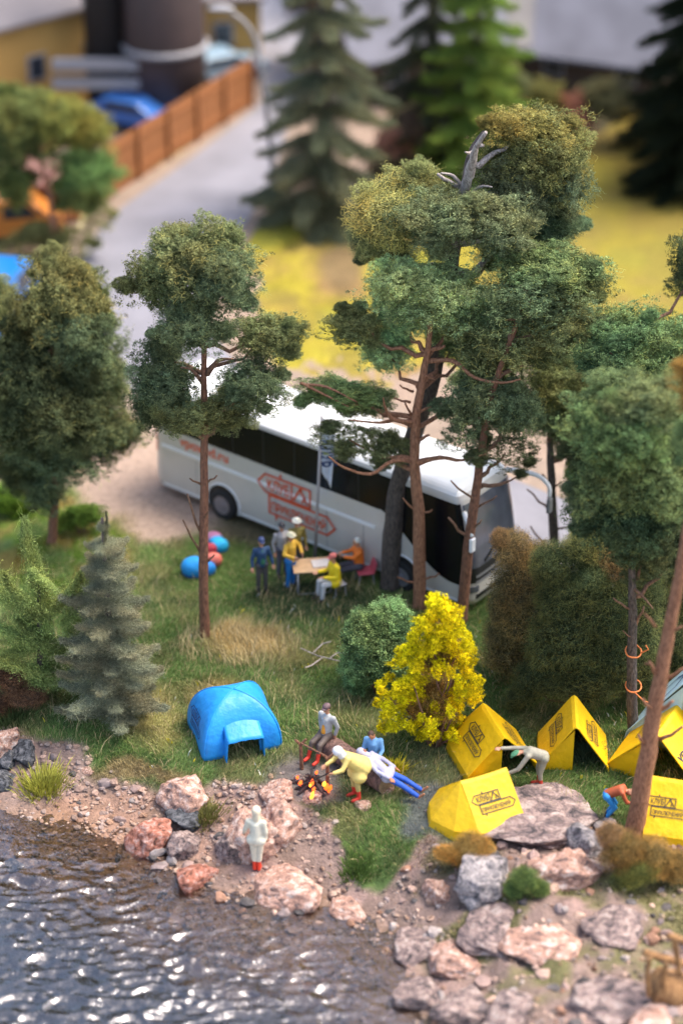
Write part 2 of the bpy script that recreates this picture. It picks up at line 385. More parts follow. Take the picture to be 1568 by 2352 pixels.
ge = N(t, 'ShaderNodeNewGeometry'); nz = N(t, 'ShaderNodeTexNoise'); nz.inputs['Scale'].default_value = 5; nz.inputs['Detail'].default_value = 2; nz.inputs['Distortion'].default_value = 1.5
t.links.new(ge.outputs['Position'], nz.inputs['Vector']); bp = N(t, 'ShaderNodeBump'); bp.inputs['Distance'].default_value = .02; t.links.new(nz.outputs['Fac'], bp.inputs['Height'])
t.links.new(bp.outputs[0], gl.inputs['Normal']); t.links.new(bp.outputs[0], fr.inputs['Normal'])
mx = N(t, 'ShaderNodeMixShader'); t.links.new(fr.outputs[0], mx.inputs[0]); t.links.new(tr.outputs[0], mx.inputs[1]); t.links.new(gl.outputs[0], mx.inputs[2]); t.links.new(mx.outputs[0], o.inputs[0])
va = N(t, 'ShaderNodeVolumeAbsorption'); va.inputs['Color'].default_value = (.50, .52, .50, 1); va.inputs['Density'].default_value = .28; t.links.new(va.outputs[0], o.inputs['Volume'])
me.materials.append(m); tag(link('water', me), kind='structure')

# ------------------------------------------------------------ roads
M_road = mat('worn_asphalt', (.195, .19, .212), rough=.8, var=.22, scale=.35, bump=.01, bscale=30)
M_shoulder = mat('sandy_shoulder', (.24, .18, .135), rough=.95, var=.15, scale=1.2, bump=.02, bscale=20)
def strip(name, L_, R_, m, z, n=60):
    def samp(pts, k):
        pts = [P(*p) for p in pts]; d = [0]
        for a, b in zip(pts, pts[1:]): d.append(d[-1] + (b - a).length)
        out = []
        for i in range(k + 1):
            s = d[-1] * i / k
            out.append((np.interp(s, d, [p.x for p in pts]), np.interp(s, d, [p.y for p in pts])))
        return np.array(out)
    a = samp(L_, n); b = samp(R_, n); q = MB(); rows = 6
    for i in range(n + 1):
        for j in range(rows + 1):
            p = a[i] * (1 - j / rows) + b[i] * j / rows; q.v.append((p[0], p[1], z))
    for i in range(n):
        for j in range(rows): k = i * (rows + 1) + j; q.f.append((k, k + 1, k + rows + 2, k + rows + 1))
    return tag(q.obj(name, m), kind='structure')
strip('road_shoulder', [(560, -150), (575, 100), (590, 225), (420, 350), (250, 455), (150, 560), (120, 700), (170, 850), (400, 1040), (700, 1180), (1100, 1360), (1400, 1480), (1800, 1600)],
      [(760, -150), (735, 0), (700, 250), (640, 440), (580, 540), (520, 640), (500, 740), (560, 820), (700, 860), (1000, 960), (1250, 1060), (1500, 1180), (1900, 1290)], M_shoulder, .032)
strip('road', [(570, -150), (585, 100), (607, 235), (430, 372), (262, 490), (190, 580), (170, 700), (230, 840), (450, 1020), (800, 1190), (1150, 1330), (1450, 1450), (1800, 1560)],
      [(740, -150), (715, 0), (675, 250), (615, 440), (560, 520), (480, 620), (455, 730), (560, 860), (700, 925), (950, 1010), (1180, 1105), (1330, 1165), (1700, 1300)], M_road, .045)

# ------------------------------------------------------------ foliage building blocks
def rand_dirs(n, r=rng):
    v = r.normal(size=(n, 3)); return v / np.linalg.norm(v, axis=1)[:, None]
def lump(d, s):
    ph = np.random.default_rng(s).uniform(0, 6.28, (7, 3)); fr = np.random.default_rng(s + 1).uniform(1.2, 4.2, (7, 3))
    v = 0
    for p, f_ in zip(ph, fr): v = v + np.sin(d[:, 0] * f_[0] * 1.6 + p[0]) * np.sin(d[:, 1] * f_[1] * 1.6 + p[1]) * np.sin(d[:, 2] * f_[2] * 1.6 + p[2])
    return v / 2.2
def leaves(cent, size, r, outward=None, stretch=1.5):
    n = len(cent); nrm = rand_dirs(n, r)
    if outward is not None: nrm = nrm + outward * .6; nrm /= np.linalg.norm(nrm, axis=1)[:, None]
    a = np.cross(nrm, rand_dirs(n, r)); a /= np.linalg.norm(a, axis=1)[:, None] + 1e-9; b = np.cross(nrm, a)
    s = size * r.uniform(.6, 1.3, (n, 1))
    v = np.stack([cent + a * s * stretch * .6, cent - a * s * .5 + b * s * .5, cent - a * s * .5 - b * s * .5], 1).reshape(-1, 3)
    return v
def clump_mesh(name, seed, ngran=1500, per=26, gr=.042, leaf=.025, threads=320, core=2000, amp=.50, flat=1.0):
    r = np.random.default_rng(seed); d = rand_dirs(ngran, r)
    rad = .80 + amp * np.clip(lump(d, seed), -1, 1); rad = rad + .07 * np.sin(d[:, 0] * 17 + seed) * np.sin(d[:, 1] * 15) * np.sin(d[:, 2] * 16 + 1); rad = rad * (1 - .2 * r.random(ngran) ** 2)
    under = ss(.2, -.7, d[:, 2]); keep = r.random(ngran) > under * .45; d = d[keep]; rad = rad[keep]
    g = d * rad[:, None]; ng = len(g); tint = r.uniform(.45, 1.6, ng)
    cen = np.repeat(g, per, 0) + r.normal(size=(ng * per, 3)) * gr * np.repeat(r.uniform(.5, 1.3, ng), per)[:, None]
    v = leaves(cen, leaf, r, np.repeat(d, per, 0)); tn = np.repeat(tint, per) * r.uniform(.6, 1.5, ng * per)
    # inner mass
    di = rand_dirs(core, r); ci = di * (r.random((core, 1)) ** .33) * (.62 + amp * .7 * np.clip(lump(di, seed), -1, 1))[:, None]
    vi = leaves(ci, .10, r); v = np.concatenate([v, vi]); tn = np.concatenate([tn, r.uniform(.6, 1, core)])
    nt = len(tn); col = np.repeat(tn, 3)[:, None] * np.ones(3); mi = [0] * nt
    # fine curly threads
    tv = []; 
    for k in range(threads):
        dd = rand_dirs(1, r)[0]
        if dd[2] < -.8: continue
        p = dd * (.78 + amp * float(np.clip(lump(dd[None], seed), -1, 1)[0])); t_ = rand_dirs(1, r)[0] * .7 + dd * .5
        w = .0035
        for s in range(7):
            t_ = t_ + rand_dirs(1, r)[0] * .75; t_ /= np.linalg.norm(t_); q = p + t_ * .036
            sd_ = np.cross(t_, [0.3, .8, .5]); sd_ = sd_ / (np.linalg.norm(sd_) + 1e-6) * w
            tv += [p - sd_, p + sd_, q]; tv += [p + sd_, q + sd_, q]; p = q
    if tv:
        tv = np.array(tv); v = np.concatenate([v, tv]); col = np.concatenate([col, np.tile([3.0, 2.5, 1.9], (len(tv), 1))])
    v[:, 2] *= flat
    f = np.arange(len(v)).reshape(-1, 3)
    return np_mesh(name, v, f, [M_leaf], col)
CL = [clump_mesh('fine_foliage', 11 + 7 * k) for k in range(4)]
CB = [clump_mesh('tufted_foliage', 71 + 7 * k, ngran=260, per=110, gr=.075, leaf=.034, threads=60, core=1100, amp=.2) for k in range(2)]
CS = [clump_mesh('sparse_foliage', 91 + 7 * k, ngran=330, per=34, gr=.05, leaf=.032, threads=160, core=60, amp=.35) for k in range(2)]
CF = [clump_mesh('flowering_tips', 171 + 7 * k, ngran=95, per=46, gr=.10, leaf=.075, threads=0, core=90, amp=.45) for k in range(3)]
CT = [clump_mesh('twiggy_foliage', 131 + 7 * k, ngran=1500, per=14, gr=.08, leaf=.022, threads=1500, core=1500, amp=.22) for k in range(2)]
_ci = [0]
def clump(parent, p, r, color, kind=None, name='foliage_clump', tilt=.25):
    L = kind or CL; _ci[0] += 1
    o = link(name, L[_ci[0] % len(L)], parent)
    o.location = Vector(p) - Vector(parent.location); o.scale = r
    o.rotation_euler = (random.uniform(-tilt, tilt), random.uniform(-tilt, tilt), random.choice([0, math.pi]) + random.uniform(-.35, .35)); 
    rz = o.rotation_euler.z; s = random.uniform(.85, 1.15) * (1.72 if max(color) < .4 else 1); o.color = (color[0] * s, color[1] * s, color[2] * s, 1)
    return o
def branch_mb(a, b, r0, r1, sag=.12, n=7, kink=.06):
    a, b = Vector(a), Vector(b); L = (b - a).length; pts = []; rr = []
    for i in range(n):
        k = i / (n - 1); p = a.lerp(b, k); p.z -= math.sin(k * math.pi) * sag * L
        if 0 < i < n - 1: p += Vector([random.uniform(-1, 1) for _ in range(3)]) * kink * L
        pts.append(p); rr.append(r0 * (1 - k) + r1 * k)
    return MB().tube(pts, rr, 7, .12)
def catmull(pts, n=5):
    pts = [Vector(p) for p in pts]; o = []
    for i in range(len(pts) - 1):
        p0 = pts[max(i - 1, 0)]; p1 = pts[i]; p2 = pts[i + 1]; p3 = pts[min(i + 2, len(pts) - 1)]
        for k in range(n):
            t = k / n; o.append(.5 * ((2 * p1) + (p2 - p0) * t + (2 * p0 - 5 * p1 + 4 * p2 - p3) * t * t + (3 * p1 - p0 - 3 * p2 + p3) * t ** 3))
    return o + [pts[-1]]
def pine(name, label, cat, base, trunk, w, puffs, stubs=(), limbs=(), bk=None, bt=None, group=None, color=(.05, .09, .04), kind=None, cl=True, baseY=None):
    """trunk: picture points on the upright plane through the base; puffs: (vx, vy, rx, ry, dy, colour)"""
    b = Pg(*base) if baseY is None else Vector((P(*base).x, baseY, 0)); Yb = b.y
    root = thing(name, label, cat, tuple(b), 0, group)
    pts = [b + Vector((0, 0, -.15))] + [W(x, y, Yb) for x, y in trunk]
    pp = catmull(pts, 5); ss_ = mpu(b); n = len(pp)
    rad = [w * ss_ / 2 * (1.18 if i == 0 else 1) * (1 - .72 * (i / (n - 1))) for i in range(n)]
    bt = bt or bk
    loc = lambda p: Vector(p) - b
    t_ = MB().tube([loc(p) + Vector((random.uniform(-1, 1), random.uniform(-1, 1), 0)) * rad[i] * .10 for i, p in enumerate(pp)], rad, 14, .10)
    t_.obj('trunk', bk, root, True)
    def near(z):
        return min(pp, key=lambda q: abs(q.z - z))
    for pf in puffs:
        vx, vy, rx, ry, dy = pf[:5]; c = pf[5] if len(pf) > 5 else color; kd = pf[6] if len(pf) > 6 else kind
        p = W(vx, vy, Yb + dy); m_ = mpu(p)
        a = near(max(p.z - ry * m_ * 1.3, b.z + (pp[-1].z - b.z) * .35))
        if (p - a).length > .3: branch_mb(loc(a), loc(p), .035 + w * ss_ * .13, .02, .08).obj('branch', bt, root, True)
        clump(root, p, (rx * m_ * 1.13, (rx * .5 + ry * .5) * m_ * 1.0, ry * m_ * 1.13), c, kd)
    for pf in puffs:
        for _ in range(3):
            a_ = random.uniform(0, 6.28); k_ = random.uniform(.20, .38); p = W(pf[0] + math.cos(a_) * pf[2] * .95, pf[1] + math.sin(a_) * pf[3] * .95, Yb + pf[4] + random.uniform(-.2, .4)); m_ = mpu(p); q_ = max(pf[2], pf[3]) * m_ * k_
            c_ = pf[5] if len(pf) > 5 else color; v_ = random.uniform(.8, 1.3); clump(root, p, (q_ * 1.2, q_, q_ * .85), (c_[0] * v_, c_[1] * v_, c_[2] * v_), random.choice([CL, CB, CS]) if kind is None else kind, tilt=.6)
    for s in stubs:
        (x0, y0), (x1, y1) = s[:2]; rr = (s[2] if len(s) > 2 else 3.2) * ss_
        q = branch_mb(loc(W(x0, y0, Yb)), loc(W(x1, y1, Yb - .25)), rr, rr * .55, .04, 5, .04)
        q.obj('twig', bt, root, True)
    for pl in limbs:
        q = [loc(W(x, y, Yb - .3 * k)) for k, (x, y) in enumerate(pl[:-1])]; q = catmull(q, 4); rr = pl[-1] * ss_
        MB().tube(q, [rr * (1 - .75 * i / (len(q) - 1)) for i in range(len(q))], 9, .4).obj('branch', bt, root, True)
    return root

# ------------------------------------------------------------ the pines round the camp
DG = (.095, .128, .066); DG2 = (.13, .152, .066); MG = (.215, .285, .135); OG = (.175, .18, .07); DK = (.062, .078, .036)
pine('pine_tree', 'straight brown pine with dark bushy crown, nearest the white coach rear, trunk bare to halfway', 'pine tree', (470, 1463), [(468, 1300), (468, 1130), (470, 980), (468, 860), (470, 700), (455, 600)], 25,
     [(455, 590, 112, 78, 0, DG2), (370, 650, 88, 72, .3, (.085, .105, .045)), (510, 640, 82, 78, -.5, DG), (440, 745, 82, 70, -.4, DG), (610, 775, 78, 55, .2, DG2), (665, 765, 48, 28, .1, (.10, .12, .05)),
      (375, 885, 82, 78, .1, DG), (345, 940, 48, 52, .4, DK), (580, 885, 82, 62, -.3, DG), (520, 945, 75, 55, .2, DG2), (430, 960, 70, 45, -.2, DG2), (370, 800, 45, 45, .5, DG), (530, 545, 35, 35, .3, DG2), (400, 560, 60, 45, .2, DG2)],
     [((470, 1110), (498, 1093)), ((466, 1115), (436, 1100)), ((462, 1225), (430, 1135)), ((460, 1270), (420, 1195)), ((464, 1200), (480, 1170), 2.4), ((478, 1290), (492, 1275), 3)],
     [((475, 860), (500, 830), (535, 825), 7), ((465, 880), (440, 850), (415, 845), 5)], M_bark_red, M_twig)
pine('oak_tree', 'tall leaning tree with thick dark trunk and bare pale broken top', 'tree', (895, 1350), [(905, 1200), (925, 1080), (985, 900), (1020, 730), (1045, 560), (1068, 430), (1085, 350), (1115, 305)], 50,
     [(900, 500, 100, 85, -.4, OG, CT), (960, 440, 85, 55, .1, (.15, .17, .07)), (1010, 510, 112, 68, -1.2, (.12, .15, .075)), (1130, 505, 105, 66, -1.0, (.11, .14, .075)), (1240, 350, 112, 95, .3, (.13, .14, .055)), (1205, 300, 92, 52, .2, (.17, .155, .05)),
      (1275, 430, 78, 92, .6, (.085, .115, .065)), (1180, 420, 85, 70, .2, (.11, .125, .065)), (1265, 520, 75, 55, .8, (.07, .11, .06)), (850, 545, 55, 60, 0, (.07, .09, .05), CT), (1150, 570, 80, 45, .6, DG2)],
     [((1045, 560), (990, 590), 4), ((1060, 430), (1005, 400), 6), ((1095, 330), (1110, 335), 6)], [((1062, 455), (1074, 410), (1084, 375), (1092, 340), (1116, 304), 14), ((1092, 345), (1080, 352), (1068, 350), 6), ((1070, 440), (1040, 405), (1012, 398), 6), ((1065, 460), (1100, 430), (1130, 430), 5)], M_bark_dark, M_bark_pale)
def bare_wood(): pass
pine('pine_tree', 'reddish pine with curving limbs and pale green crown, front of the coach', 'pine tree', (965, 1400), [(962, 1200), (952, 1080), (955, 960), (972, 860), (985, 780), (990, 690)], 31,
     [(985, 675, 128, 70, .1, MG), (915, 650, 75, 55, -.3, MG), (915, 730, 62, 50, .5, (.17, .27, .13)), (1055, 715, 80, 75, .7, MG), (815, 750, 68, 45, .4, DG2), (885, 810, 62, 50, .7, MG), (770, 905, 92, 38, .3, (.12, .175, .07)), (850, 925, 55, 38, .6, (.11, .16, .07)),
      (800, 1010, 105, 34, .2, (.09, .11, .05), CS), (870, 1030, 85, 34, .4, (.09, .11, .05), CS), (1105, 880, 72, 50, 1.1, MG), (1090, 800, 68, 60, 1.0, MG), (1050, 790, 50, 40, .9, (.15, .23, .11))],
     [((948, 900), (918, 885)), ((942, 925), (905, 915)), ((945, 955), (930, 925)), ((952, 950), (990, 935), 4.5), ((958, 1010), (985, 1000), 5), ((965, 1180), (992, 1172)), ((960, 1180), (925, 1145)), ((962, 1340), (912, 1327)), ((968, 1335), (1008, 1318), 3.4), ((1000, 870), (975, 862), 4), ((990, 805), (1020, 795), 6)],
     [((958, 970), (905, 965), (885, 940), (880, 915), 6), ((905, 965), (870, 972), (800, 965), 5), ((952, 1060), (900, 1060), (850, 1090), (790, 1075), (755, 1050), 6), ((955, 1065), (1010, 1052), (1060, 1058), (1120, 1042), 7), ((985, 830), (1040, 830), (1090, 868), (1150, 880), (1195, 872), 6), ((700, 885), (750, 890), (820, 925), 4), ((690, 880), (740, 905), (800, 935), 4)], M_bark_bright, M_bark_bright)
pine('pine_tree', 'brown pine leaning right before the coach windscreen, crown behind the others', 'pine tree', (1060, 1425), [(1072, 1280), (1090, 1150), (1108, 1020), (1130, 900), (1180, 760), (1215, 650)], 27,
     [(1150, 790, 110, 90, .8, DG2), (1110, 930, 98, 75, .3, DG), (1180, 950, 60, 70, .2, DG), (1250, 620, 115, 62, .6, (.11, .16, .07)), (1330, 640, 68, 62, 1, (.10, .12, .05)), (1210, 690, 120, 70, .2, (.085, .12, .06)), (1250, 770, 100, 72, .5, DG2), (1060, 1010, 55, 30, .2, DG, CS), (1160, 1040, 75, 40, 0, DK, CS), (1300, 720, 70, 55, .4, DG2), (1195, 1090, 16, 14, .2, DK)],
     [((1095, 1150), (1035, 1105)), ((1080, 1240), (1030, 1190), 4.5), ((1098, 1165), (1140, 1140), 3), ((1085, 1215), (1105, 1195)), ((1215, 690), (1195, 655), 4), ((1225, 740), (1215, 690), 5), ((1220, 725), (1160, 735), 4)],
     [], M_bark_red, M_twig)
pine('pine_tree', 'dark straight pine behind the brown bush, road visible either side', 'pine tree', (1275, 1312), [(1270, 1200), (1265, 1080), (1262, 1000), (1262, 900), (1270, 800)], 25,
     [(1290, 890, 95, 78, -.4, DG2), (1260, 950, 72, 60, -.2, DG), (1350, 850, 85, 60, .3, (.08, .13, .055)), (1390, 960, 75, 70, .5, DG), (1320, 990, 70, 58, .2, DK), (1350, 780, 75, 50, 1.2, (.10, .14, .06))],
     [((1262, 1120), (1245, 1090), 3), ((1272, 1120), (1288, 1108), 3), ((1262, 1175), (1210, 1125)), ((1265, 1260), (1218, 1210)), ((1280, 1215), (1312, 1208), 3)],
     [], M_bark_dark, M_twig)
FG = (.115, .16, .068)
pine('pine_tree', 'blurred big-crowned pine above the yellow tents, twine round its dark trunk', 'pine tree', (1455, 1690), [(1450, 1550), (1452, 1400), (1450, 1270), (1448, 1150), (1450, 1000)], 27,
     [(1430, 1000, 110, 88, -.5, (.11, .17, .07)), (1400, 1110, 95, 90, 0, FG), (1500, 1110, 105, 100, -.3, FG), (1430, 1210, 100, 75, 0, (.055, .09, .045)), (1530, 1000, 85, 80, .2, FG), (1340, 1040, 45, 60, .4, DK), (1545, 1180, 70, 75, .2, DG), (1370, 950, 65, 50, .6, (.12, .18, .08)), (1480, 930, 85, 55, -.6, (.13, .17, .08)), (1380, 1000, 80, 60, .2, FG), (1560, 920, 80, 70, .3, (.10, .14, .06)), (1430, 900, 80, 50, .5, (.12, .16, .07)), (1560, 1090, 80, 90, .4, DK), (1350, 1150, 55, 60, .2, DG), (1480, 1270, 90, 60, .2, DK), (1560, 1270, 70, 60, .5, DK)],
     [((1448, 1400), (1408, 1375)), ((1456, 1470), (1430, 1450), 2), ((1458, 1440), (1478, 1395), 4)], [((1452, 1350), (1475, 1370), (1500, 1400), 4)], M_bark_dark, M_twig)
pine('pine_tree', 'pine crown of mid green clumps filling the upper right, stem lost in shade', 'pine tree', (1545, 1420), [(1540, 1250), (1530, 1000), (1480, 800), (1440, 760)], 24,
     [(1430, 770, 95, 62, 0, (.10, .16, .07)), (1500, 790, 100, 72, .3, (.11, .17, .075)), (1400, 840, 85, 60, -.3, (.09, .15, .07)), (1480, 870, 110, 60, .1, (.08, .14, .06)), (1570, 850, 80, 90, .1, FG), (1370, 740, 45, 30, .2, (.12, .17, .09), CS), (1600, 620, 60, 90, 1.5, DK)],
     [], [((1480, 800), (1440, 830), (1400, 810), 6)], M_bark_red, M_twig)
pine('pine_tree', 'slanting bare red-brown trunk in the right foreground, stubby side twigs', 'pine tree', (1455, 1925), [(1478, 1790), (1505, 1620), (1530, 1480), (1560, 1320), (1590, 1150), (1625, 950)], 46,
     [(1610, 870, 60, 70, -.5, (.19, .14, .045)), (1600, 1010, 50, 70, .2, FG), (1650, 1150, 80, 80, .1, FG)],
     [((1515, 1560), (1490, 1520), 5), ((1512, 1640), (1475, 1605), 5), ((1490, 1720), (1466, 1690), 6), ((1515, 1700), (1568, 1670), 5.5), ((1528, 1560), (1572, 1535), 5), ((1520, 1630), (1545, 1612), 6), ((1540, 1450), (1565, 1440), 5), ((1525, 1540), (1480, 1525), 3), ((1505, 1440), (1480, 1410), 4)], [], M_bark_bright, M_bark_bright)
# twine on the pine by the tents
M_twine = mat('orange_twine', (.75, .22, .06), .8)
for k, (cy, lab) in enumerate([(1497, 'frayed orange twine tied round the dark pine trunk, upper loop'), (1577, 'frayed orange twine tied round the dark pine trunk, lower loop')]):
    Yb = Pg(1455, 1690).y; c = W(1454, cy, Yb); q = MB(); pts = [c + Vector((.21 * math.cos(a), .21 * math.sin(a), .07 * math.sin(a) + random.uniform(-.02, .02))) for a in np.linspace(0, 6.28, 18)]
    q.tube(pts, .022, 6, .5); q.tube([pts[13], pts[13] + Vector((.25, -.1, -.22)), pts[13] + Vector((.6, -.1, -.34)), pts[13] + Vector((.95, -.1, -.32))] if k else [pts[16], pts[16] + Vector((.18, -.05, .15)), pts[16] + Vector((.10, -.05, .28))], .02, 6, .5)
    o = q.obj('twine_loop', M_twine, None, True); tag(o, lab, 'twine')

# left hand trees, behind
pine('pine_tree', 'wide dark olive tree at the left edge, short trunk under a huge rounded crown', 'tree', (118, 1250), [(125, 1150), (135, 1000), (120, 850), (115, 700)], 24,
     [(150, 700, 92, 95, 0, (.12, .125, .05)), (75, 720, 62, 60, 0, (.12, .125, .05)), (190, 680, 65, 70, 1, (.09, .115, .045)), (60, 840, 110, 95, 0, DK), (200, 850, 92, 92, .3, DG), (250, 880, 50, 70, .5, DG2), (120, 940, 130, 95, -.6, DK), (30, 960, 100, 105, 0, DK), (235, 985, 82, 60, .2, (.085, .105, .05)), (130, 1040, 130, 65, 0, DG), (40, 1080, 62, 55, .2, DK), (280, 1000, 48, 42, .6, (.13, .13, .05)), (100, 1130, 52, 48, 0, DG), (0, 700, 40, 60, 2, DG2), (180, 780, 80, 70, -.6, DG), (120, 610, 55, 45, .5, (.11, .12, .05))], [], [], M_bark_red, M_twig)
pine('pine_tree', 'blurred olive pine at the upper left with forked pinkish trunk', 'pine tree', (120, 600), [(118, 480), (105, 420), (95, 360), (100, 300)], 15,
     [(60, 260, 85, 55, 0, (.10, .12, .04)), (150, 280, 72, 58, 0, (.14, .15, .04)), (200, 310, 62, 48, .3, (.15, .15, .04)), (200, 390, 82, 55, 0, (.09, .15, .05)), (20, 340, 55, 60, 0, (.08, .10, .035)), (30, 430, 50, 60, .3, (.08, .11, .035)), (185, 450, 62, 50, 0, (.09, .12, .04)), (20, 230, 50, 40, .5, (.08, .11, .035)), (225, 500, 40, 40, 0, (.15, .16, .06), CS), (90, 330, 50, 35, .6, (.12, .13, .05)), (60, 570, 85, 40, 0, (.13, .13, .05), CS), (160, 560, 60, 40, 0, (.12, .14, .05), CS)],
     [], [((105, 420), (130, 385), (145, 375), 5), ((98, 370), (60, 360), (30, 375), 3)], M_bark_bright, M_bark_bright)

# ------------------------------------------------------------ conifers with layered drooping boughs
def bough_mesh(name, seed, n=5200, droop=.35, fuzz=.1, width=.16, thr=60):
    r = np.random.default_rng(seed); t = r.random(n) ** .8; ang = r.uniform(0, 6.28, n)
    w = width * (1 - .55 * t) * (.45 + .55 * np.sin(np.clip(t * 3.0 + .4, 0, 3.14))) + .02
    side_ = r.normal(size=n) * w * .8; hang = -np.abs(r.normal(size=n)) * w * .75 + w * .25
    c = np.stack([t, side_, -droop * t ** 1.5 + .12 * ss(.75, 1, t) + hang], 1)
    L = r.uniform(.02, .055, n)[:, None]; d = rand_dirs(n, r) + np.array([.6, 0, -.2]); d /= np.linalg.norm(d, axis=1)[:, None]
    s_ = np.cross(d, rand_dirs(n, r)); s_ /= np.linalg.norm(s_, axis=1)[:, None] + 1e-9
    v = np.stack([c - s_ * .008, c + s_ * .008, c + d * L], 1).reshape(-1, 3); col = np.repeat(r.uniform(.6, 1.4, n), 3)[:, None] * np.ones(3)
    tv = []
    for k in range(thr):
        i = r.integers(n); p = c[i].copy(); t_ = rand_dirs(1, r)[0]
        for s in range(6):
            t_ = t_ + rand_dirs(1, r)[0] * .7; t_ /= np.linalg.norm(t_); q = p + t_ * .045; e = np.cross(t_, [.2, .9, .4]) * .003
            tv += [p - e, p + e, q]; p = q
    if tv: v = np.concatenate([v, tv]); col = np.concatenate([col, np.tile([2.0, 1.9, 1.7], (len(tv), 1))])
    return np_mesh(name, v, np.arange(len(v)).reshape(-1, 3), [M_leaf], col)
BG = [bough_mesh('needle_bough', 201 + k) for k in range(3)]
BH_ = [bough_mesh('fuzzy_bough', 241 + k, n=7000, droop=.10, width=.24, thr=150) for k in range(3)]
BD = [bough_mesh('drooping_bough', 221 + k, droop=.75, width=.2, thr=0) for k in range(2)]
def spruce(name, label, cat, base, h, rad, color, boughs, levels=13, per=7, lean=(0, 0), group=None, power=.85, skirt=.06, up=0, b=None, bk=None):
    b = b if b is not None else Pg(*base); root = thing(name, label, cat, tuple(b), 0, group)
    tip = Vector((lean[0], lean[1], h)); MB().tube([Vector((0, 0, -.1)), tip * .5, tip], [h * .022, h * .014, h * .006], 8).obj('trunk', bk or M_bark_dark, root, True)
    for i in range(levels):
        k = i / (levels - 1); z = h * (skirt + (.97 - skirt) * k); rr = rad * (1 - k) ** power * random.uniform(.85, 1.12) + h * .018
        nn = max(4, int(per * (1 - .35 * k)))
        for j in range(nn):
            a = 2 * math.pi * (j + .5 * (i % 2)) / nn + random.uniform(-.3, .3); o = link('bough', random.choice(boughs), root)
            s = rr * random.uniform(.75, 1.15); th = s * .42 + rad * .30
            o.location = (lean[0] * z / h, lean[1] * z / h, z); o.rotation_euler = (0, -up * k, a); o.scale = (s, th, th * (.8 + .4 * k))
            q = random.uniform(.75, 1.2) * 1.5; o.color = (color[0] * q, color[1] * q, color[2] * q, 1)
    # leader
    o = link('bough', BG[0], root); o.location = (lean[0] * .86, lean[1] * .86, h * .86); o.rotation_euler = (0, -math.pi / 2, 0); o.scale = (h * .17, h * .07, h * .07); o.color = (color[0] * .8, color[1] * .8, color[2] * .7, 1)
    return root
b = Pg(262, 1650); hh = (1650 - 1180) * mpu(b) / math.cos(PITCH)
spruce('spruce_tree', 'small frosted grey-green spruce with tiered fuzzy boughs beside the blue tent', 'spruce', (262, 1640), hh * .96, 1.48, (.185, .20, .135), BH_, 11, 8, power=.42)
b = Pg(95, 1610); r0 = thing('juniper_tree', 'ragged light green conifer with sweeping boughs behind the grey spruce', 'conifer', tuple(b))
MB().tube([(0, 0, -.1), (.1, 0, 2.2), (.2, 0, 4.2)], [.12, .08, .03], 8).obj('trunk', M_bark_dark, r0, True)
for (x, y, x2, y2, s) in [(110, 1400, 215, 1280, 1), (110, 1400, 85, 1215, 1), (110, 1420, 0, 1325, 1.2), (110, 1420, 40, 1305, 1.1), (120, 1430, 20, 1440, 1.2), (120, 1470, 60, 1550, 1.0), (130, 1480, 120, 1560, 1.0), (150, 1460, 200, 1380, 1.1), (100, 1400, 60, 1380, 1.2), (160, 1500, 70, 1415, 1.0), (160, 1560, 50, 1545, .9), (150, 1500, -30, 1400, 1), (150, 1560, 10, 1490, 1), (120, 1400, 150, 1310, 1.1), (90, 1480, -40, 1500, 1), (150, 1540, 220, 1500, .9), (140, 1440, 180, 1330, 1.0), (120, 1350, 110, 1300, 1.1), (110, 1520, 20, 1600, 1)]:
    a = W(x, y, b.y) - b; e = W(x2, y2, b.y - random.uniform(-.8, .8)) - b; d = e - a; o = link('bough', random.choice(BG), r0)
    o.location = a; o.rotation_euler = d.to_track_quat('X', 'Z').to_euler(); L_ = d.length * 1.1; o.scale = (L_, 1.5 * s, 1.5 * s); q = random.uniform(.7, 1.25) * 1.35; o.color = (.22 * q, .29 * q, .095 * q, 1)
# far blurred conifers
b = P(745, 500); spruce('spruce_tree', 'large blurred grey-green spruce standing between road and meadow', 'spruce', None, 16.8, 3.2, (.125, .14, .085), BD + BG[:1], 13, 10, b=b)
b = P(1085, 455); spruce('spruce_tree', 'bright green blurred spruce in front of the pale roofs', 'spruce', None, 12.0, 3.2, (.115, .175, .035), BG, 12, 10, b=b, power=.7)
b = P(985, 420); spruce('spruce_tree', 'dark brownish blurred spruce just left of the bright green one', 'spruce', None, 14, 3.0, (.055, .06, .035), BD, 11, 9, b=b)
b = P(1600, 430); spruce('spruce_tree', 'near-black tall conifer at the upper right edge', 'spruce', None, 18, 3.4, (.012, .018, .008), BD, 14, 11, b=b)
b = P(1555, 330); spruce('spruce_tree', 'black-green conifer rising behind the upper right roofs', 'spruce', None, 17, 2.4, (.012, .02, .01), BD, 12, 10, b=b)

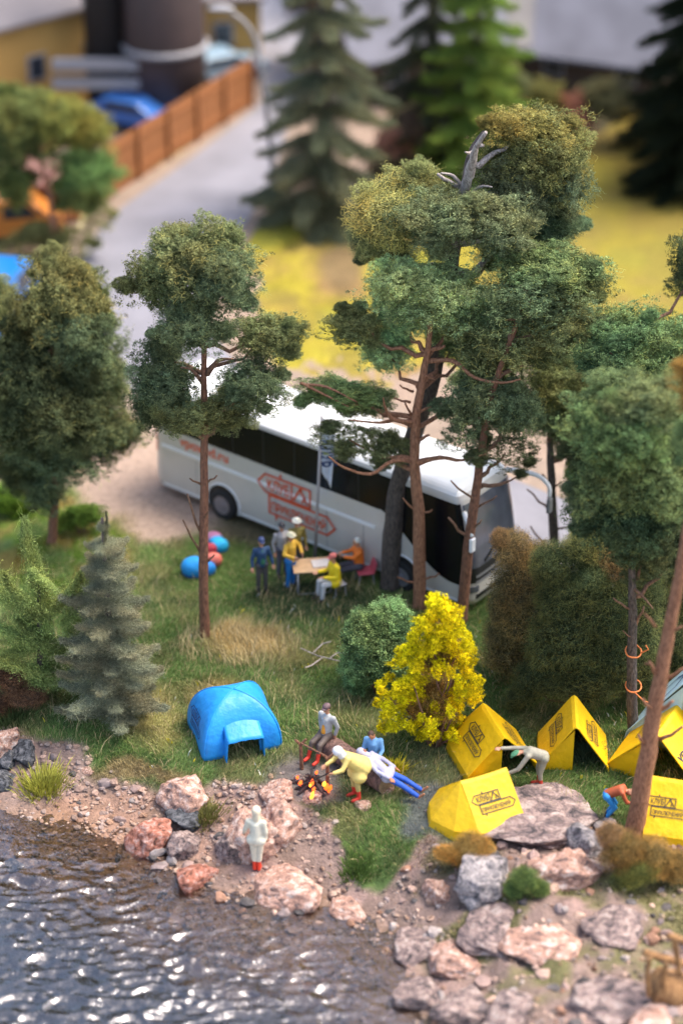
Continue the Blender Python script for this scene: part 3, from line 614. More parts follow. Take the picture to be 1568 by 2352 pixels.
# ------------------------------------------------------------ bushes
def bush(name, label, cat, base, puffs, color, kind, nstem=5, Yo=0, stem=M_twig):
    b = Pg(*base); root = thing(name, label, cat, tuple(b)); 
    for pf in puffs:
        vx, vy, rx, ry, dy = pf[:5]; c = pf[5] if len(pf) > 5 else color; p = W(vx, vy, b.y + dy); m_ = mpu(p)
        clump(root, p, (rx * m_, (rx + ry) / 2 * m_, ry * m_), c, kind, tilt=.6)
    for i in range(nstem):
        pf = puffs[(i * 3) % len(puffs)]; p = W(pf[0], pf[1], b.y + pf[4]) - b
        branch_mb((random.uniform(-.1, .1), random.uniform(-.1, .1), -.05), p * .95, .05, .015, -.05).obj('stem', stem, root, True)
    return root
bush('green_bush', 'rounded mint green bush at the left of the yellow one', 'bush', (865, 1590), [(870, 1480, 92, 88, 0), (830, 1530, 62, 55, -.2), (900, 1420, 62, 50, .1), (840, 1440, 55, 48, .1), (905, 1540, 55, 50, -.1), (815, 1580, 32, 22, -.4)], (.125, .20, .085), CB)
yp = []
rr_ = random.Random(5)
for i in range(175):
    k = rr_.random() ** .85; y = 1375 + 320 * k; cx = 1018 - 66 * max(0, k - .15); hw = 24 + 92 * min(1, k * 1.6) * (1 - .35 * max(0, k - .75) / .25)
    hw = min(hw, 1058 - cx) if y > 1630 else hw
    yp.append((cx + rr_.uniform(-1, 1) * hw, y, rr_.uniform(12, 22), rr_.uniform(12, 20), rr_.uniform(-.9, .5)))
bush('yellow_bush', 'tall bright yellow flowering bush between green bush and tents', 'bush', (1000, 1715), yp, (.72, .66, .012), CF, 14)
b = Pg(1000, 1715)
yb = [o for o in scene.objects if o.name == 'yellow_bush'][0]
for (x, y, rx, ry) in [(1010, 1500, 62, 100), (990, 1610, 92, 85)]:
    p = W(x, y, b.y + .4); rx *= .85; ry *= .85; clump(yb, p, (rx * mpu(p), rx * mpu(p), ry * mpu(p)), (.16, .11, .035), CT)
bush('brown_bush', 'tall rusty brown twiggy bush beside the coach nose', 'bush', (1190, 1560), [(1180, 1265, 52, 58, 0, (.10, .08, .04)), (1150, 1240, 28, 32, 0, (.10, .075, .04)), (1200, 1340, 82, 80, 0, (.085, .075, .038)), (1255, 1340, 60, 75, .1, (.065, .072, .034)), (1240, 1280, 45, 45, .2, (.085, .075, .038)), (1160, 1400, 50, 60, 0), (1225, 1420, 90, 90, -.2), (1175, 1500, 75, 80, 0), (1150, 1450, 45, 60, 0)], (.085, .078, .038), CT)
bush('olive_bush', 'broad dark olive hedge-like bush behind the two upright tents', 'bush', (1330, 1620), [(1300, 1380, 92, 72, 0), (1400, 1400, 92, 92, 0), (1290, 1480, 105, 92, -.3), (1400, 1510, 92, 88, -.2), (1270, 1300, 70, 60, .3), (1340, 1260, 60, 50, .4, (.07, .085, .035)), (1460, 1450, 80, 80, .1), (1470, 1560, 70, 60, -.1), (1350, 1330, 72, 52, .2, (.06, .085, .04)), (1340, 1570, 105, 62, -.4), (1240, 1560, 82, 60, -.3), (1470, 1350, 62, 80, .5), (1200, 1600, 60, 40, -.3), (1410, 1290, 60, 45, .4, (.09, .075, .04))], (.04, .054, .024), CT)
bush('olive_bush', 'dark bush filling the right edge behind the slanting trunk', 'bush', (1520, 1560), [(1520, 1440, 80, 100, 0), (1570, 1400, 70, 90, .4), (1560, 1520, 70, 70, 0), (1500, 1330, 55, 60, .6), (1490, 1520, 55, 60, .2)], (.034, .045, .02), CT)
bush('leafy_bush', 'fresh green leafy bush peeping out below the blurred pine crown', 'bush', (1355, 1330), [(1345, 1130, 52, 62, 0), (1365, 1210, 62, 60, 0), (1340, 1270, 42, 42, 0), (1410, 1250, 60, 60, .2), (1330, 1080, 40, 40, .1)], (.10, .17, .035), CB)
bush('flowering_bush', 'blurred reddish flowering shrub below the upper right roofs', 'shrub', (1200, 330), [(1180, 250, 60, 45, 0, (.22, .10, .07)), (1250, 230, 60, 50, 0, (.12, .12, .04)), (1320, 260, 60, 45, 0, (.20, .10, .07)), (1220, 300, 65, 40, -.5), (1390, 230, 70, 50, 0), (1300, 320, 60, 35, 0, (.10, .04, .03)), (1180, 190, 45, 40, 0, (.10, .11, .05))], (.10, .10, .05), CL)
bush('flowering_bush', 'blurred brown and pink shrub right of the big spruce', 'shrub', (900, 440), [(900, 330, 50, 40, 0, (.22, .12, .09)), (930, 380, 55, 45, 0), (880, 400, 50, 40, 0), (950, 300, 45, 50, 0, (.12, .09, .07))], (.12, .10, .06), CL)
bush('scrub_bush', 'low russet grass bush at the foot of the slanting trunk', 'shrub', (1450, 2020), [(1430, 1960, 62, 50, 0), (1500, 1970, 62, 52, 0), (1460, 2010, 70, 40, -.3, (.07, .09, .03)), (1400, 1920, 40, 35, .2, (.15, .10, .05)), (1550, 1990, 50, 45, 0)], (.12, .09, .035), CT, 3)
bush('scrub_bush', 'low ochre moss tuft in front of the lowest yellow tent', 'shrub', (1070, 1985), [(1075, 1950, 62, 32, 0), (1030, 1965, 40, 26, 0), (1110, 1955, 36, 26, 0)], (.17, .12, .04), CT, 2)
bush('scrub_bush', 'small dark green tuft between the pale boulders', 'shrub', (1215, 2060), [(1205, 2020, 40, 32, 0), (1235, 2045, 36, 26, 0), (1180, 2045, 30, 24, 0)], (.05, .085, .03), CT, 2)
bush('leafy_bush', 'blurred bright green shrub under the wide left tree', 'shrub', (190, 1225), [(200, 1185, 50, 32, 0), (160, 1195, 36, 26, 0)], (.10, .16, .03), CL, 2)
bush('leafy_bush', 'blurred green shrub at the left edge below the wide tree', 'shrub', (15, 1180), [(10, 1150, 52, 36, 0), (50, 1165, 36, 26, 0)], (.08, .15, .02), CL, 2)
bush('scrub_bush', 'dark red-brown undergrowth beneath the light green conifer', 'shrub', (50, 1640), [(20, 1560, 50, 45, 0), (60, 1600, 55, 36, 0), (0, 1620, 40, 30, 0)], (.07, .045, .03), CT, 3)

# ------------------------------------------------------------ rocks
def rock_mesh(name, seed, m=None, cuts=13):
    r = np.random.default_rng(seed); bm = bmesh.new(); bmesh.ops.create_icosphere(bm, subdivisions=5, radius=1)
    v = np.array([q.co[:] for q in bm.verts]); d = v / np.linalg.norm(v, axis=1)[:, None]
    n = rand_dirs(cuts, r); off = r.uniform(.62, .95, cuts); dots = d @ n.T
    rad = np.min(np.where(dots > .05, off / np.maximum(dots, .05), 9), 1); rad = np.minimum(rad, 1.15)
    for i, q in enumerate(bm.verts):
        p = Vector(d[i]); k = rad[i] + mnoise.fractal(p * 2.2 + Vector((seed, 0, 0)), 1, 2, 5) * .10 + mnoise.fractal(p * 9 + Vector((0, seed, 0)), 1, 2, 3) * .022
        q.co = p * k
    me = bpy.data.meshes.new(name); bm.to_mesh(me); bm.free()
    me.polygons.foreach_set('use_smooth', [True] * len(me.polygons)); me.materials.append(m) if m else None
    return me
RMAT = dict(pink=M_rock_pink, red=M_rock_red, grey=M_rock_grey, dark=M_rock_dark, mauve=M_rock_mauve)
RP = {k: [rock_mesh('rock', 300 + i * 7 + hash_ * 31, RMAT[k]) for i in range(3)] for hash_, k in enumerate(RMAT)}
def rock(vx, vy, rx, ry, col, label, name='boulder', cat='boulder', sink=.35, depthk=.95, rz=None, seed=None):
    """vx, vy centre and half sizes in picture units; stands on the ground below it"""
    g0 = Pg(vx, vy + ry * .75); m_ = mpu(g0); i = (seed if seed is not None else int(vx + vy)) % 3
    o = link(name, RP[col][i]); a = rx * m_; hz = ry * m_ / math.cos(PITCH) * .80
    o.scale = (a * 1.12, a * depthk * 1.1, hz * 1.15); o.location = (g0.x, g0.y + a * depthk * .45, g0.z + hz * (.30 - sink * .3))
    if vy > 2080: o.scale = (o.scale[0] * 1.1, o.scale[1] * 1.2, o.scale[2] * .85); o.location.z -= hz * .20
    o.rotation_euler = (random.uniform(-.15, .15), random.uniform(-.15, .15), rz if rz is not None else random.uniform(0, 6.28) if abs(rx - ry) < rx * .35 else random.choice([0, math.pi]) + random.uniform(-.2, .2))
    tag(o, label, cat); return o
for a in [(422, 1812, 62, 52, 'pink', 'large blocky cream-pink boulder at the grass edge below the blue tent'), (425, 1870, 50, 30, 'dark', 'dark grey stone wedged under the blocky pink boulder'),
          (348, 1918, 50, 48, 'red', 'brick-red and grey jagged boulder left of the walker, by the water'), (428, 1935, 36, 45, 'mauve', 'mauve upright stone between the red boulder and the walker'),
          (448, 2008, 44, 36, 'red', 'orange-red low rock at the water edge beneath the mauve stone'), (598, 1905, 66, 72, 'pink', 'big rounded pink boulder the cream-clad walker leans on'),
          (640, 1880, 60, 42, 'pink', 'pink rock shelf behind the walker, running to the right'), (658, 2038, 74, 46, 'pink', 'broad salmon rock at the shoreline right of the walker'), (640, 1812, 36, 25, 'pink', 'small flat pink stone left of the campfire'),
          (684, 1786, 15, 16, 'mauve', 'pale yellowish fist-sized stone touching the campfire'), (10, 1700, 46, 42, 'pink', 'pink stone at the left edge above the gravel'), (52, 1727, 32, 28, 'dark', 'dark speckled grey stone beside the left pink stone'), (14, 1745, 26, 24, 'dark', 'blackish stone at the left edge beneath the pink one'), (8, 1790, 32, 24, 'dark', 'low charcoal stone at the left edge, nearest the yellow tuft'),
          (1108, 2015, 70, 66, 'grey', 'rounded white-grey boulder below the lowest yellow tent'), (1003, 2038, 32, 44, 'pink', 'pale pink stone left of the white-grey boulder'), (1250, 1905, 130, 36, 'mauve', 'long flat mauve granite slab under the right of the lowest tent'), (1300, 1990, 76, 58, 'pink', 'reddish mottled boulder right of the dark green tuft'), (1350, 1930, 50, 45, 'grey', 'grey end block of the long slab near the crouching figure'),
          (1150, 2130, 80, 40, 'mauve', 'low mauve rock beneath the white-grey boulder'), (1240, 2155, 80, 34, 'pink', 'wide flat salmon rock in the lower right slope'), (1050, 2200, 58, 44, 'pink', 'blurred pinkish rock at the waterline bottom centre'), (960, 2165, 46, 36, 'mauve', 'blurred grey-mauve rock touching the water'),
          (1060, 2300, 62, 52, 'mauve', 'blurred brown-mauve rock near the bottom edge'), (960, 2270, 46, 42, 'mauve', 'blurred mauve rock partly in the water near the bottom edge'), (1390, 2300, 85, 56, 'mauve', 'large blurred mauve boulder at the bottom right'), (1500, 2360, 70, 50, 'pink', 'blurred pink boulder in the bottom right corner'), (1180, 2340, 62, 40, 'mauve', 'blurred dusky boulder at the bottom edge, centre right'),
          (800, 2085, 36, 24, 'pink', 'small pink stone at the foot of the green tongue'), (950, 1810, 24, 14, 'mauve', 'flat pale stone near the bare foot'), (890, 1812, 18, 12, 'pink', 'tiny pink stone by the sock feet of the resting man'),
          (830, 1850, 18, 11, 'pink', 'tiny pink stone below the red boots'), (30, 1990, 20, 14, 'dark', 'black stone lying in the shallow brown water'), (715, 1832, 26, 12, 'pink', 'flat pink hearth stone right below the embers'), (200, 1770, 14, 8, 'pink', 'little pink stone on the gravel near the grass'), (540, 1935, 40, 50, 'mauve', 'shaded mauve stone at the left side of the big pink boulder'),
          (1420, 2130, 60, 25, 'mauve', 'half-buried mauve rock right of the salmon one'), ]:
    rock(*a)
bpy.data.objects
# pebbles: small angular stones all over the bank
def rubble():
    r = np.random.default_rng(5); n = 5200; x = r.uniform(-8, 11.5, n); y = r.uniform(-24, -12, n); z = H(x, y); c, gr, bk = zones(x, y, z); vx, vy = proj(x, y, z)
    k = (z > -1.25) & (bk > .5) & (vx > -50) & (vx < 1620) & (r.random(n) < (.04 + .16 * ss(850, 1000, vx) + .2 * ss(.5, .7, fbm(x * .6, y * .6, 7)))); x, y, z = x[k], y[k], z[k]; n = len(x)
    bm = bmesh.new(); bmesh.ops.create_icosphere(bm, subdivisions=2, radius=1); bm.verts.ensure_lookup_table(); iv = np.array([q.co[:] for q in bm.verts]); fi = np.array([[q.index for q in f.verts] for f in bm.faces]); bm.free()
    V = []; Cc = []; pal = np.array([(.38, .26, .21), (.30, .21, .185), (.27, .15, .10), (.33, .28, .26), (.09, .08, .078), (.44, .30, .23), (.23, .18, .17)])
    for i in range(n):
        nn = rand_dirs(9, r); off = r.uniform(.6, .95, 9); dt = iv @ nn.T; rad = np.minimum(np.min(np.where(dt > .05, off / np.maximum(dt, .05), 9), 1), 1.2)[:, None]
        s_ = .06 + .15 * r.random() ** 2.5; p = iv * rad * s_ * r.uniform(.7, 1.3, 3) * np.array([1, 1, .7]); a_ = r.uniform(0, 6.28); p = np.stack([p[:, 0] * math.cos(a_) - p[:, 1] * math.sin(a_), p[:, 0] * math.sin(a_) + p[:, 1] * math.cos(a_), p[:, 2]], 1)
        V.append(p + np.array([x[i], y[i], z[i] + s_ * .1])); Cc.append(np.tile(pal[r.integers(7)] * r.uniform(.7, 1.25), (len(iv), 1)) * r.uniform(.75, 1.25, (len(iv), 1)))
    Fc = (fi[None] + (np.arange(n) * len(iv))[:, None, None]).reshape(-1, 3)
    tag(link('rubble', np_mesh('rubble', np.concatenate(V), Fc, [M_pebble], np.concatenate(Cc))), 'broken pinkish stones strewn over the bank', 'stones', kind='stuff')
rubble()
def pebbles():
    n = 30000; x = rng.uniform(-9.5, 11.5, n); y = rng.uniform(-24, -10.5, n); z = H(x, y)
    c, gr, bk = zones(x, y, z); vx, vy = proj(x, y, z)
    vis = (vx > -60) & (vx < 1630) & (z > -1.5); dens = np.clip(bk * (.35 + .9 * ss(.45, .65, fbm(x * .7, y * .7, 91))) + .12 * (gr < .5), 0, 1)
    dens *= np.where(vx > 880, .4, 1); dens *= np.where((vx > 150) & (vx < 600) & (vy > 1800), 1.0, .65)
    k = vis & (rng.random(n) < dens); x, y, z, c = x[k], y[k], z[k], c[k]; n = len(x)
    t_ = (1 + 5 ** .5) / 2; iv = np.array([(-1, t_, 0), (1, t_, 0), (-1, -t_, 0), (1, -t_, 0), (0, -1, t_), (0, 1, t_), (0, -1, -t_), (0, 1, -t_), (t_, 0, -1), (t_, 0, 1), (-t_, 0, -1), (-t_, 0, 1)]) / 1.9
    fi = np.array([(0, 11, 5), (0, 5, 1), (0, 1, 7), (0, 7, 10), (0, 10, 11), (1, 5, 9), (5, 11, 4), (11, 10, 2), (10, 7, 6), (7, 1, 8), (3, 9, 4), (3, 4, 2), (3, 2, 6), (3, 6, 8), (3, 8, 9), (4, 9, 5), (2, 4, 11), (6, 2, 10), (8, 6, 7), (9, 8, 1)])
    s = .028 + .075 * rng.random(n) ** 3; sx = s[:, None, None] * rng.uniform(.6, 1.3, (n, 1, 3)) * np.array([1, 1, .7])
    v = iv[None] * rng.uniform(.75, 1.2, (n, 12, 1)) * sx; a = rng.uniform(0, 6.28, n); ca, sa = np.cos(a)[:, None], np.sin(a)[:, None]
    vx_ = v[:, :, 0] * ca - v[:, :, 1] * sa; vy_ = v[:, :, 0] * sa + v[:, :, 1] * ca
    V = np.stack([vx_ + x[:, None], vy_ + y[:, None], v[:, :, 2] + (z + s * .25)[:, None]], -1).reshape(-1, 3)
    Fc = (fi[None] + (np.arange(n) * 12)[:, None, None]).reshape(-1, 3)
    pal = np.array([(.42, .29, .22), (.34, .23, .18), (.27, .16, .10), (.36, .30, .27), (.13, .105, .095), (.48, .34, .26), (.30, .24, .22)]); cc = pal[rng.integers(0, len(pal), n)] * rng.uniform(.6, 1.15, (n, 1)); cc = cc * .7 + c * .45
    tag(link('gravel', np_mesh('gravel', V, Fc, [M_pebble], np.repeat(cc, 12, 0))), 'loose angular pinkish gravel on the bank', 'gravel', kind='stuff')
pebbles()

# ------------------------------------------------------------ grass blades
def blades(name, label, n, box, hmin, hmax, wd, dens=None, colf=None, cluster=1):
    x = rng.uniform(box[0], box[1], n); y = rng.uniform(box[2], box[3], n)
    if cluster > 1:
        m_ = n // cluster; x = np.repeat(x[:m_], cluster) + rng.normal(size=m_ * cluster) * .05; y = np.repeat(y[:m_], cluster) + rng.normal(size=m_ * cluster) * .05
    z = H(x, y); c, gr, bk = zones(x, y, z); vx, vy = proj(x, y, z)
    k = (vx > -80) & (vx < 1650) & (vy < 2200) & (rng.random(len(x)) < (gr if dens is None else dens(x, y, vx, vy, gr, bk)))
    x, y, z, c = x[k], y[k], z[k], c[k]; n = len(x); bias = fbm(x * .5, y * .5, 101) * 6.28 * 2
    h = (hmin + (hmax - hmin) * rng.random(n) ** 1.6) * (.6 + .9 * fbm(x * .8, y * .8, 103)); a = bias + rng.normal(size=n) * .9; ln = rng.uniform(.2, 1.0, n) * h
    dx, dy = np.cos(a) * ln, np.sin(a) * ln; pa = rng.uniform(0, 6.28, n); wx_, wy_ = np.cos(pa) * wd, np.sin(pa) * wd
    base = np.stack([x, y, z - .01], 1); mid = base + np.stack([dx * .35, dy * .35, h * .62], 1); top = base + np.stack([dx, dy, h], 1); wv = np.stack([wx_, wy_, 0 * wx_], 1)
    V = np.stack([base - wv, base + wv, mid + wv * .8, mid - wv * .8, top], 1).reshape(-1, 3); i = np.arange(n)[:, None] * 5
    Fq = np.concatenate([i + np.array([0, 1, 2]), i + np.array([0, 2, 3]), i + np.array([3, 2, 4])])
    br = rng.uniform(.75, 1.6, (n, 1)); cc = (c * 1.6 if colf is None else colf(c, n)) * br
    st = rng.random(n) < .13; cc[st] = np.array([.42, .34, .17]) * br[st]
    tag(link(name, np_mesh(name, V, Fq, [M_blade], np.repeat(cc, 5, 0))), label, 'grass', kind='stuff')
blades('camp_grass', 'short mixed green and straw grass round the tents', 420000, (-10, 10.5, -17.5, 1.5), .06, .18, .0085)
def dfine(x, y, vx, vy, gr, bk): return ((gr > .5) & (np.hypot((vx - 540) / 150, (vy - 1490) / 50) < 1)) * .9 + .09 * (gr > .6)
blades('dry_grass', 'long dry straw blades beneath the straight pine', 30000, (-9, 9, -17, -3), .25, .55, .010, dfine, lambda c, n: np.tile([.48, .38, .20], (n, 1)))
def dmoss(x, y, vx, vy, gr, bk): return bk * (.5 * ss(.5, .68, fbm(x * .8, y * .8, 61)) * (vx > 880) + .25 * ((vx > 820) & (vx < 1000) & (vy < 2000)))
blades('bank_moss', 'mossy brown-green growth between the right hand rocks', 150000, (-1, 12, -24, -13), .06, .16, .014, dmoss)
def dflow(x, y, vx, vy, gr, bk): return gr * .5 * (fbm(x * .9, y * .9, 203) > .52)
blades('tiny_flowers', 'sparse tiny yellow and white flower heads in the grass', 1400, (-10, 10, -16, -4), .12, .22, .022, dflow, lambda c, n: np.where(rng.random((n, 1)) < .6, np.array([[.75, .62, .05]]), np.array([[.7, .7, .62]])))
def tuft(vx, vy, label, n, rad, h, col):
    b = Pg(vx, vy); r = np.random.default_rng(int(vx)); q = r.normal(size=(n, 2)) * rad; x = b.x + q[:, 0]; y = b.y + q[:, 1] * .8; z = H(x, y)
    hh = h * r.uniform(.5, 1.1, n); d = q / (rad * 2) * hh[:, None] * .8 + r.normal(size=(n, 2)) * .08 * h
    base = np.stack([x, y, z], 1); mid = base + np.stack([d[:, 0] * .4, d[:, 1] * .4, hh * .65], 1); top = base + np.stack([d[:, 0], d[:, 1], hh], 1); w_ = np.stack([np.full(n, .012), r.normal(size=n) * .006, np.zeros(n)], 1)
    V = np.stack([base - w_, base + w_, mid + w_ * .8, mid - w_ * .8, top], 1).reshape(-1, 3) - np.array(b); i = np.arange(n)[:, None] * 5
    Fq = np.concatenate([i + np.array([0, 1, 2]), i + np.array([0, 2, 3]), i + np.array([3, 2, 4])]); cc = np.array(col) * r.uniform(.6, 1.6, (n, 1))
    o = link('grass_tuft', np_mesh('grass_tuft', V, Fq, [M_blade], np.repeat(cc, 5, 0))); o.location = b; tag(o, label, 'grass tuft')
tuft(98, 1812, 'yellow-green grass tuft alone on the gravel by the left rocks', 900, .26, .36, (.34, .33, .06))
tuft(25, 1640, 'bluish green grass tuft at the left edge', 900, .3, .5, (.08, .12, .04))
tuft(905, 1775, 'small yellow flowering tuft by the resting man', 500, .12, .3, (.6, .5, .03))
tuft(820, 2000, 'fresh green tuft low on the grassy tongue', 500, .2, .2, (.10, .16, .035))
tuft(470, 1880, 'mossy tuft beside the blocky pink boulder', 500, .2, .25, (.18, .17, .05))
tuft(1345, 1745, 'grey-green tuft in the doorway of the upright tent', 700, .16, .45, (.08, .12, .06))

# ------------------------------------------------------------ lettering and sign emblem
def text_2d(s, size=1.0, off=0.0, sx=1.0, shear=0):
    cu = bpy.data.curves.new('lettering', 'FONT'); cu.body = s; cu.size = size; cu.offset = off; cu.shear = shear; cu.resolution_u = 3
    o = link('lettering', cu); bpy.context.view_layer.update(); me = bpy.data.meshes.new_from_object(o.evaluated_get(bpy.context.evaluated_depsgraph_get()))
    v = [(p.co.x * sx, p.co.y) for p in me.vertices]; f = [tuple(p.vertices) for p in me.polygons]
    bpy.data.objects.remove(o); bpy.data.curves.remove(cu); bpy.data.meshes.remove(me)
    x0 = min(p[0] for p in v); y0 = min(p[1] for p in v); return [(a - x0, b - y0) for a, b in v], f
def fit(tv, x, y, w, h):
    v, f = tv; W_ = max(p[0] for p in v); H_ = max(p[1] for p in v); return [(x + a / W_ * w, y + b / H_ * h) for a, b in v], f
T_CLUB = text_2d('КЛУБ', 1, .022); T_ADV = text_2d('ПРИКЛЮЧЕНИЙ', 1, .022); T_URL = text_2d('vpoxod.ru', 1, .02)
def poly_line(pts, w, closed=True):
    w = w * 1.25
    v = []; f = []; n = len(pts)
    for i in range(n if closed else n - 1):
        a = np.array(pts[i], float); b = np.array(pts[(i + 1) % n], float); d = (b - a) / np.linalg.norm(b - a); q = np.array([-d[1], d[0]]) * w / 2; a = a - d * w / 2; b = b + d * w / 2
        k = len(v); v += [tuple(a - q), tuple(b - q), tuple(b + q), tuple(a + q)]; f.append((k, k + 1, k + 2, k + 3))
    return v, f
def merge2(*parts):
    v = []; f = []
    for a, b in parts: k = len(v); v += list(a); f += [tuple(i + k for i in q) for q in b]
    return v, f
EMB = merge2(poly_line([(0, .85), (.25, 1.14), (1.78, 1.14), (1.78, .60), (.25, .60)], .045), poly_line([(1.16, .60), (1.16, 1.14)], .04, False),
             poly_line([(.38, .54), (2.36, .54), (2.62, .27), (2.36, 0), (.38, 0)], .045), poly_line([(.78, 1.14), (.78, 1.26)], .05, False), poly_line([(.62, 0), (.62, -.12)], .05, False),
             fit(T_CLUB, .32, .70, .76, .34), fit(T_ADV, .47, .10, 1.83, .34), poly_line([(1.24, .70), (1.44, 1.06), (1.68, .70)], .05, False), poly_line([(1.52, .70), (1.60, .86), (1.68, .70)], .04, False), poly_line([(1.42, 1.04), (1.50, 1.08)], .04, False))
def sub2(v, f, c=.12):
    """split long triangles a little so that lettering can follow a curved sheet"""
    bm = bmesh.new(); vs = [bm.verts.new((a, b, 0)) for a, b in v]
    for q in f:
        try: bm.faces.new([vs[i] for i in q])
        except ValueError: pass
    for _ in range(4):
        e = [x for x in bm.edges if x.calc_length() > c]
        if not e: break
        bmesh.ops.subdivide_edges(bm, edges=e, cuts=1)
    bm.verts.index_update(); o = [(p.co.x, p.co.y) for p in bm.verts], [tuple(p.index for p in q.verts) for q in bm.faces]; bm.free(); return o
def decal(name, g2, o, u, v, width, m, parent, lift=.012, bvh=None):
    """flat print: 2D shape laid on the plane through o spanned by u, v (unit vectors), centred"""
    gv, gf = g2; x0 = min(p[0] for p in gv); x1 = max(p[0] for p in gv); y0 = min(p[1] for p in gv); y1 = max(p[1] for p in gv); s = width / (x1 - x0)
    u = Vector(u).normalized(); v = Vector(v).normalized(); n = u.cross(v).normalized(); pts = []
    for a, b in gv:
        p = Vector(o) + u * (a - (x0 + x1) / 2) * s + v * (b - (y0 + y1) / 2) * s
        if bvh:
            h, hn, _, _ = bvh.ray_cast(p + n * 1.5, -n, 4)
            p = h + (hn if hn.dot(n) > 0 else -hn) * lift if h else None
        else: p = p + n * lift
        pts.append(p)
    q = MB(); ok = [p is not None for p in pts]; pts = [p or Vector(o) for p in pts]; q.add(pts, [f for f in gf if all(ok[i] for i in f)])
    return q.obj(name, m, parent)

# ------------------------------------------------------------ tents
M_yellow = mat('yellow_tent_paint', (.78, .47, .005), .5, .10, 2.2, .03, 5, spec=.4)
M_ink = mat('black_print', (.035, .032, .03), .6, .05)
M_blue = mat('blue_tent_paint', (.014, .26, .68), .5, .12, 2.2, .03, 5, spec=.5)
M_pblue = mat('pale_blue_tent', (.36, .55, .64), .6, .05)
M_navy = mat('navy_print', (.01, .04, .16), .6, .05)
def ridge_tent(label, rp, h, L, w, rz, group='yellow ridge tents of the camp', skirt=.28, body=None, name='ridge_tent', emblems=True, flap=True, left_url=False, esize=1.0, ey=0):
    """rp: picture point of the FRONT end of the ridge; front faces local -Y"""
    z0 = 0
    for _ in range(6):
        fp = P(rp[0], rp[1], z0 + h); fr = Vector((math.sin(rz), -math.cos(rz), 0)); c = fp - fr * L / 2; z0 = float(H(c.x, c.y))
    root = thing(name, label, 'tent', (c.x, c.y, z0 - .03), rz, group); m = body or M_yellow
    y0, y1 = -L / 2, L / 2; wb = w * 1.04; r = .05
    # rounded ridge + sides + skirt + rear apse
    prof = [(-wb, 0), (-w, skirt), (-w * .5, skirt + (h - skirt) * .5 + .01), (-.06, h - .045), (0, h), (.06, h - .045), (w * .5, skirt + (h - skirt) * .5 + .01), (w, skirt), (wb, 0)]
    q = MB(); ny = 5; n = len(prof)
    for j in range(ny):
        t_ = j / (ny - 1); y = y0 + L * t_; dip = .03 * math.sin(math.pi * t_)
        for (x, z) in prof: q.v.append((x, y, z - (dip if z > .3 else 0)))
    for j in range(ny - 1):
        for i in range(n - 1): k = j * n + i; q.f.append((k, k + 1, k + n + 1, k + n))
    b_ = len(q.v); ap = [(-w, y1, skirt), (-w * .62, y1 + .62 * .8, skirt), (0, y1 + .8, skirt), (w * .62, y1 + .62 * .8, skirt), (w, y1, skirt)]; top = (0, y1, h)
    low = [(p[0] * 1.04, y1 + (p[1] - y1) * 1.08, 0) for p in ap]; q.v += ap + low + [top]
    for i in range(4): q.f += [(b_ + i + 1, b_ + i, b_ + 10), (b_ + i, b_ + i + 1, b_ + 6 + i, b_ + 5 + i)]
    o = q.obj('canopy', m, root); md = o.modifiers.new('weld', 'WELD'); md.merge_threshold = .004; s_ = o.modifiers.new('thickness', 'SOLIDIFY'); s_.thickness = .035; s_.offset = 1; bevel(o, .02)
    if flap:
        q = MB(); q.add([(-w, y0 + .06, skirt), (-wb, y0 + .06, 0), (-.03, y0 + .10, 0), (-.03, y0 + .05, h - .10)], [(0, 1, 2, 3)]); o = q.obj('door_flap', m, root); s_ = o.modifiers.new('thickness', 'SOLIDIFY'); s_.thickness = .03
    if emblems:
        sl = math.hypot(w, h - skirt); dv = Vector((-w, 0, -(h - skirt))) / sl; cz = skirt + (h - skirt) * .5
        if left_url == 'side':
            decal('emblem', EMB, (-w * .5, 0, cz), Vector((0, -1, 0)), -dv, min(L * .8, 1.1) * esize, M_ink, root, .05)
            decal('emblem', EMB, (w * .5, 0, cz), Vector((0, 1, 0)), Vector((-w, 0, h - skirt)), min(L * .8, 1.1) * esize, M_ink, root, .05)
        else:
            decal('emblem', EMB, (-w * .5, ey, cz + .0), Vector((0, -1, 0)), -dv, min(L * .78, 1.0) * esize, M_ink, root, .05)
            if left_url == 'url': decal('lettering', T_URL, (w * .5, -.1, cz), Vector((0, 1, 0)), Vector((-w, 0, h - skirt)), L * .85, M_ink, root, .05)
            else: decal('emblem', EMB, (w * .5, ey, cz), Vector((0, 1, 0)), Vector((-w, 0, h - skirt)), min(L * .78, 1.0) * esize, M_ink, root, .05)
    return root
ridge_tent('yellow ridge tent beside the flowering bush, doorway half open', (1159, 1696), 1.38, 1.65, .95, R(17), esize=1.25, skirt=.34)
ridge_tent('yellow ridge tent standing alone and upright in front of the olive bush', (1323, 1673), 1.46, 1.50, .88, R(-3), skirt=.22, esize=1.2)
ridge_tent('lowest yellow tent, seen side on, bent figure at its right end', (1163, 1764), 1.22, 1.35, 1.05, R(116), esize=1.2)
ridge_tent('yellow tent seen side on at the right edge behind the slanting trunk', (1493, 1783), 1.35, 2.6, 1.0, R(-103), esize=1.15, ey=-.78)
tb = ridge_tent('large yellow tent with website lettering at the right edge', (1507, 1688), 1.62, 2.2, 1.25, R(-28), left_url='url')
ridge_tent('pale blue tent with navy outline behind the large yellow one', (1572, 1572), 2.35, 2.3, 1.5, R(-30), body=M_pblue, emblems=False, group='')
tp = [o for o in scene.objects if o.get('label', '').startswith('pale blue tent')][0]
decal('emblem', poly_line([(0, .5), (.28, 0), (.9, 0), (1.2, .5), (.9, 1), (.28, 1)], .07), (-.75, -.2, 1.31), Vector((0, -1, 0)), Vector((1.5, 0, 2.07)), 1.5, M_navy, tp, .05)

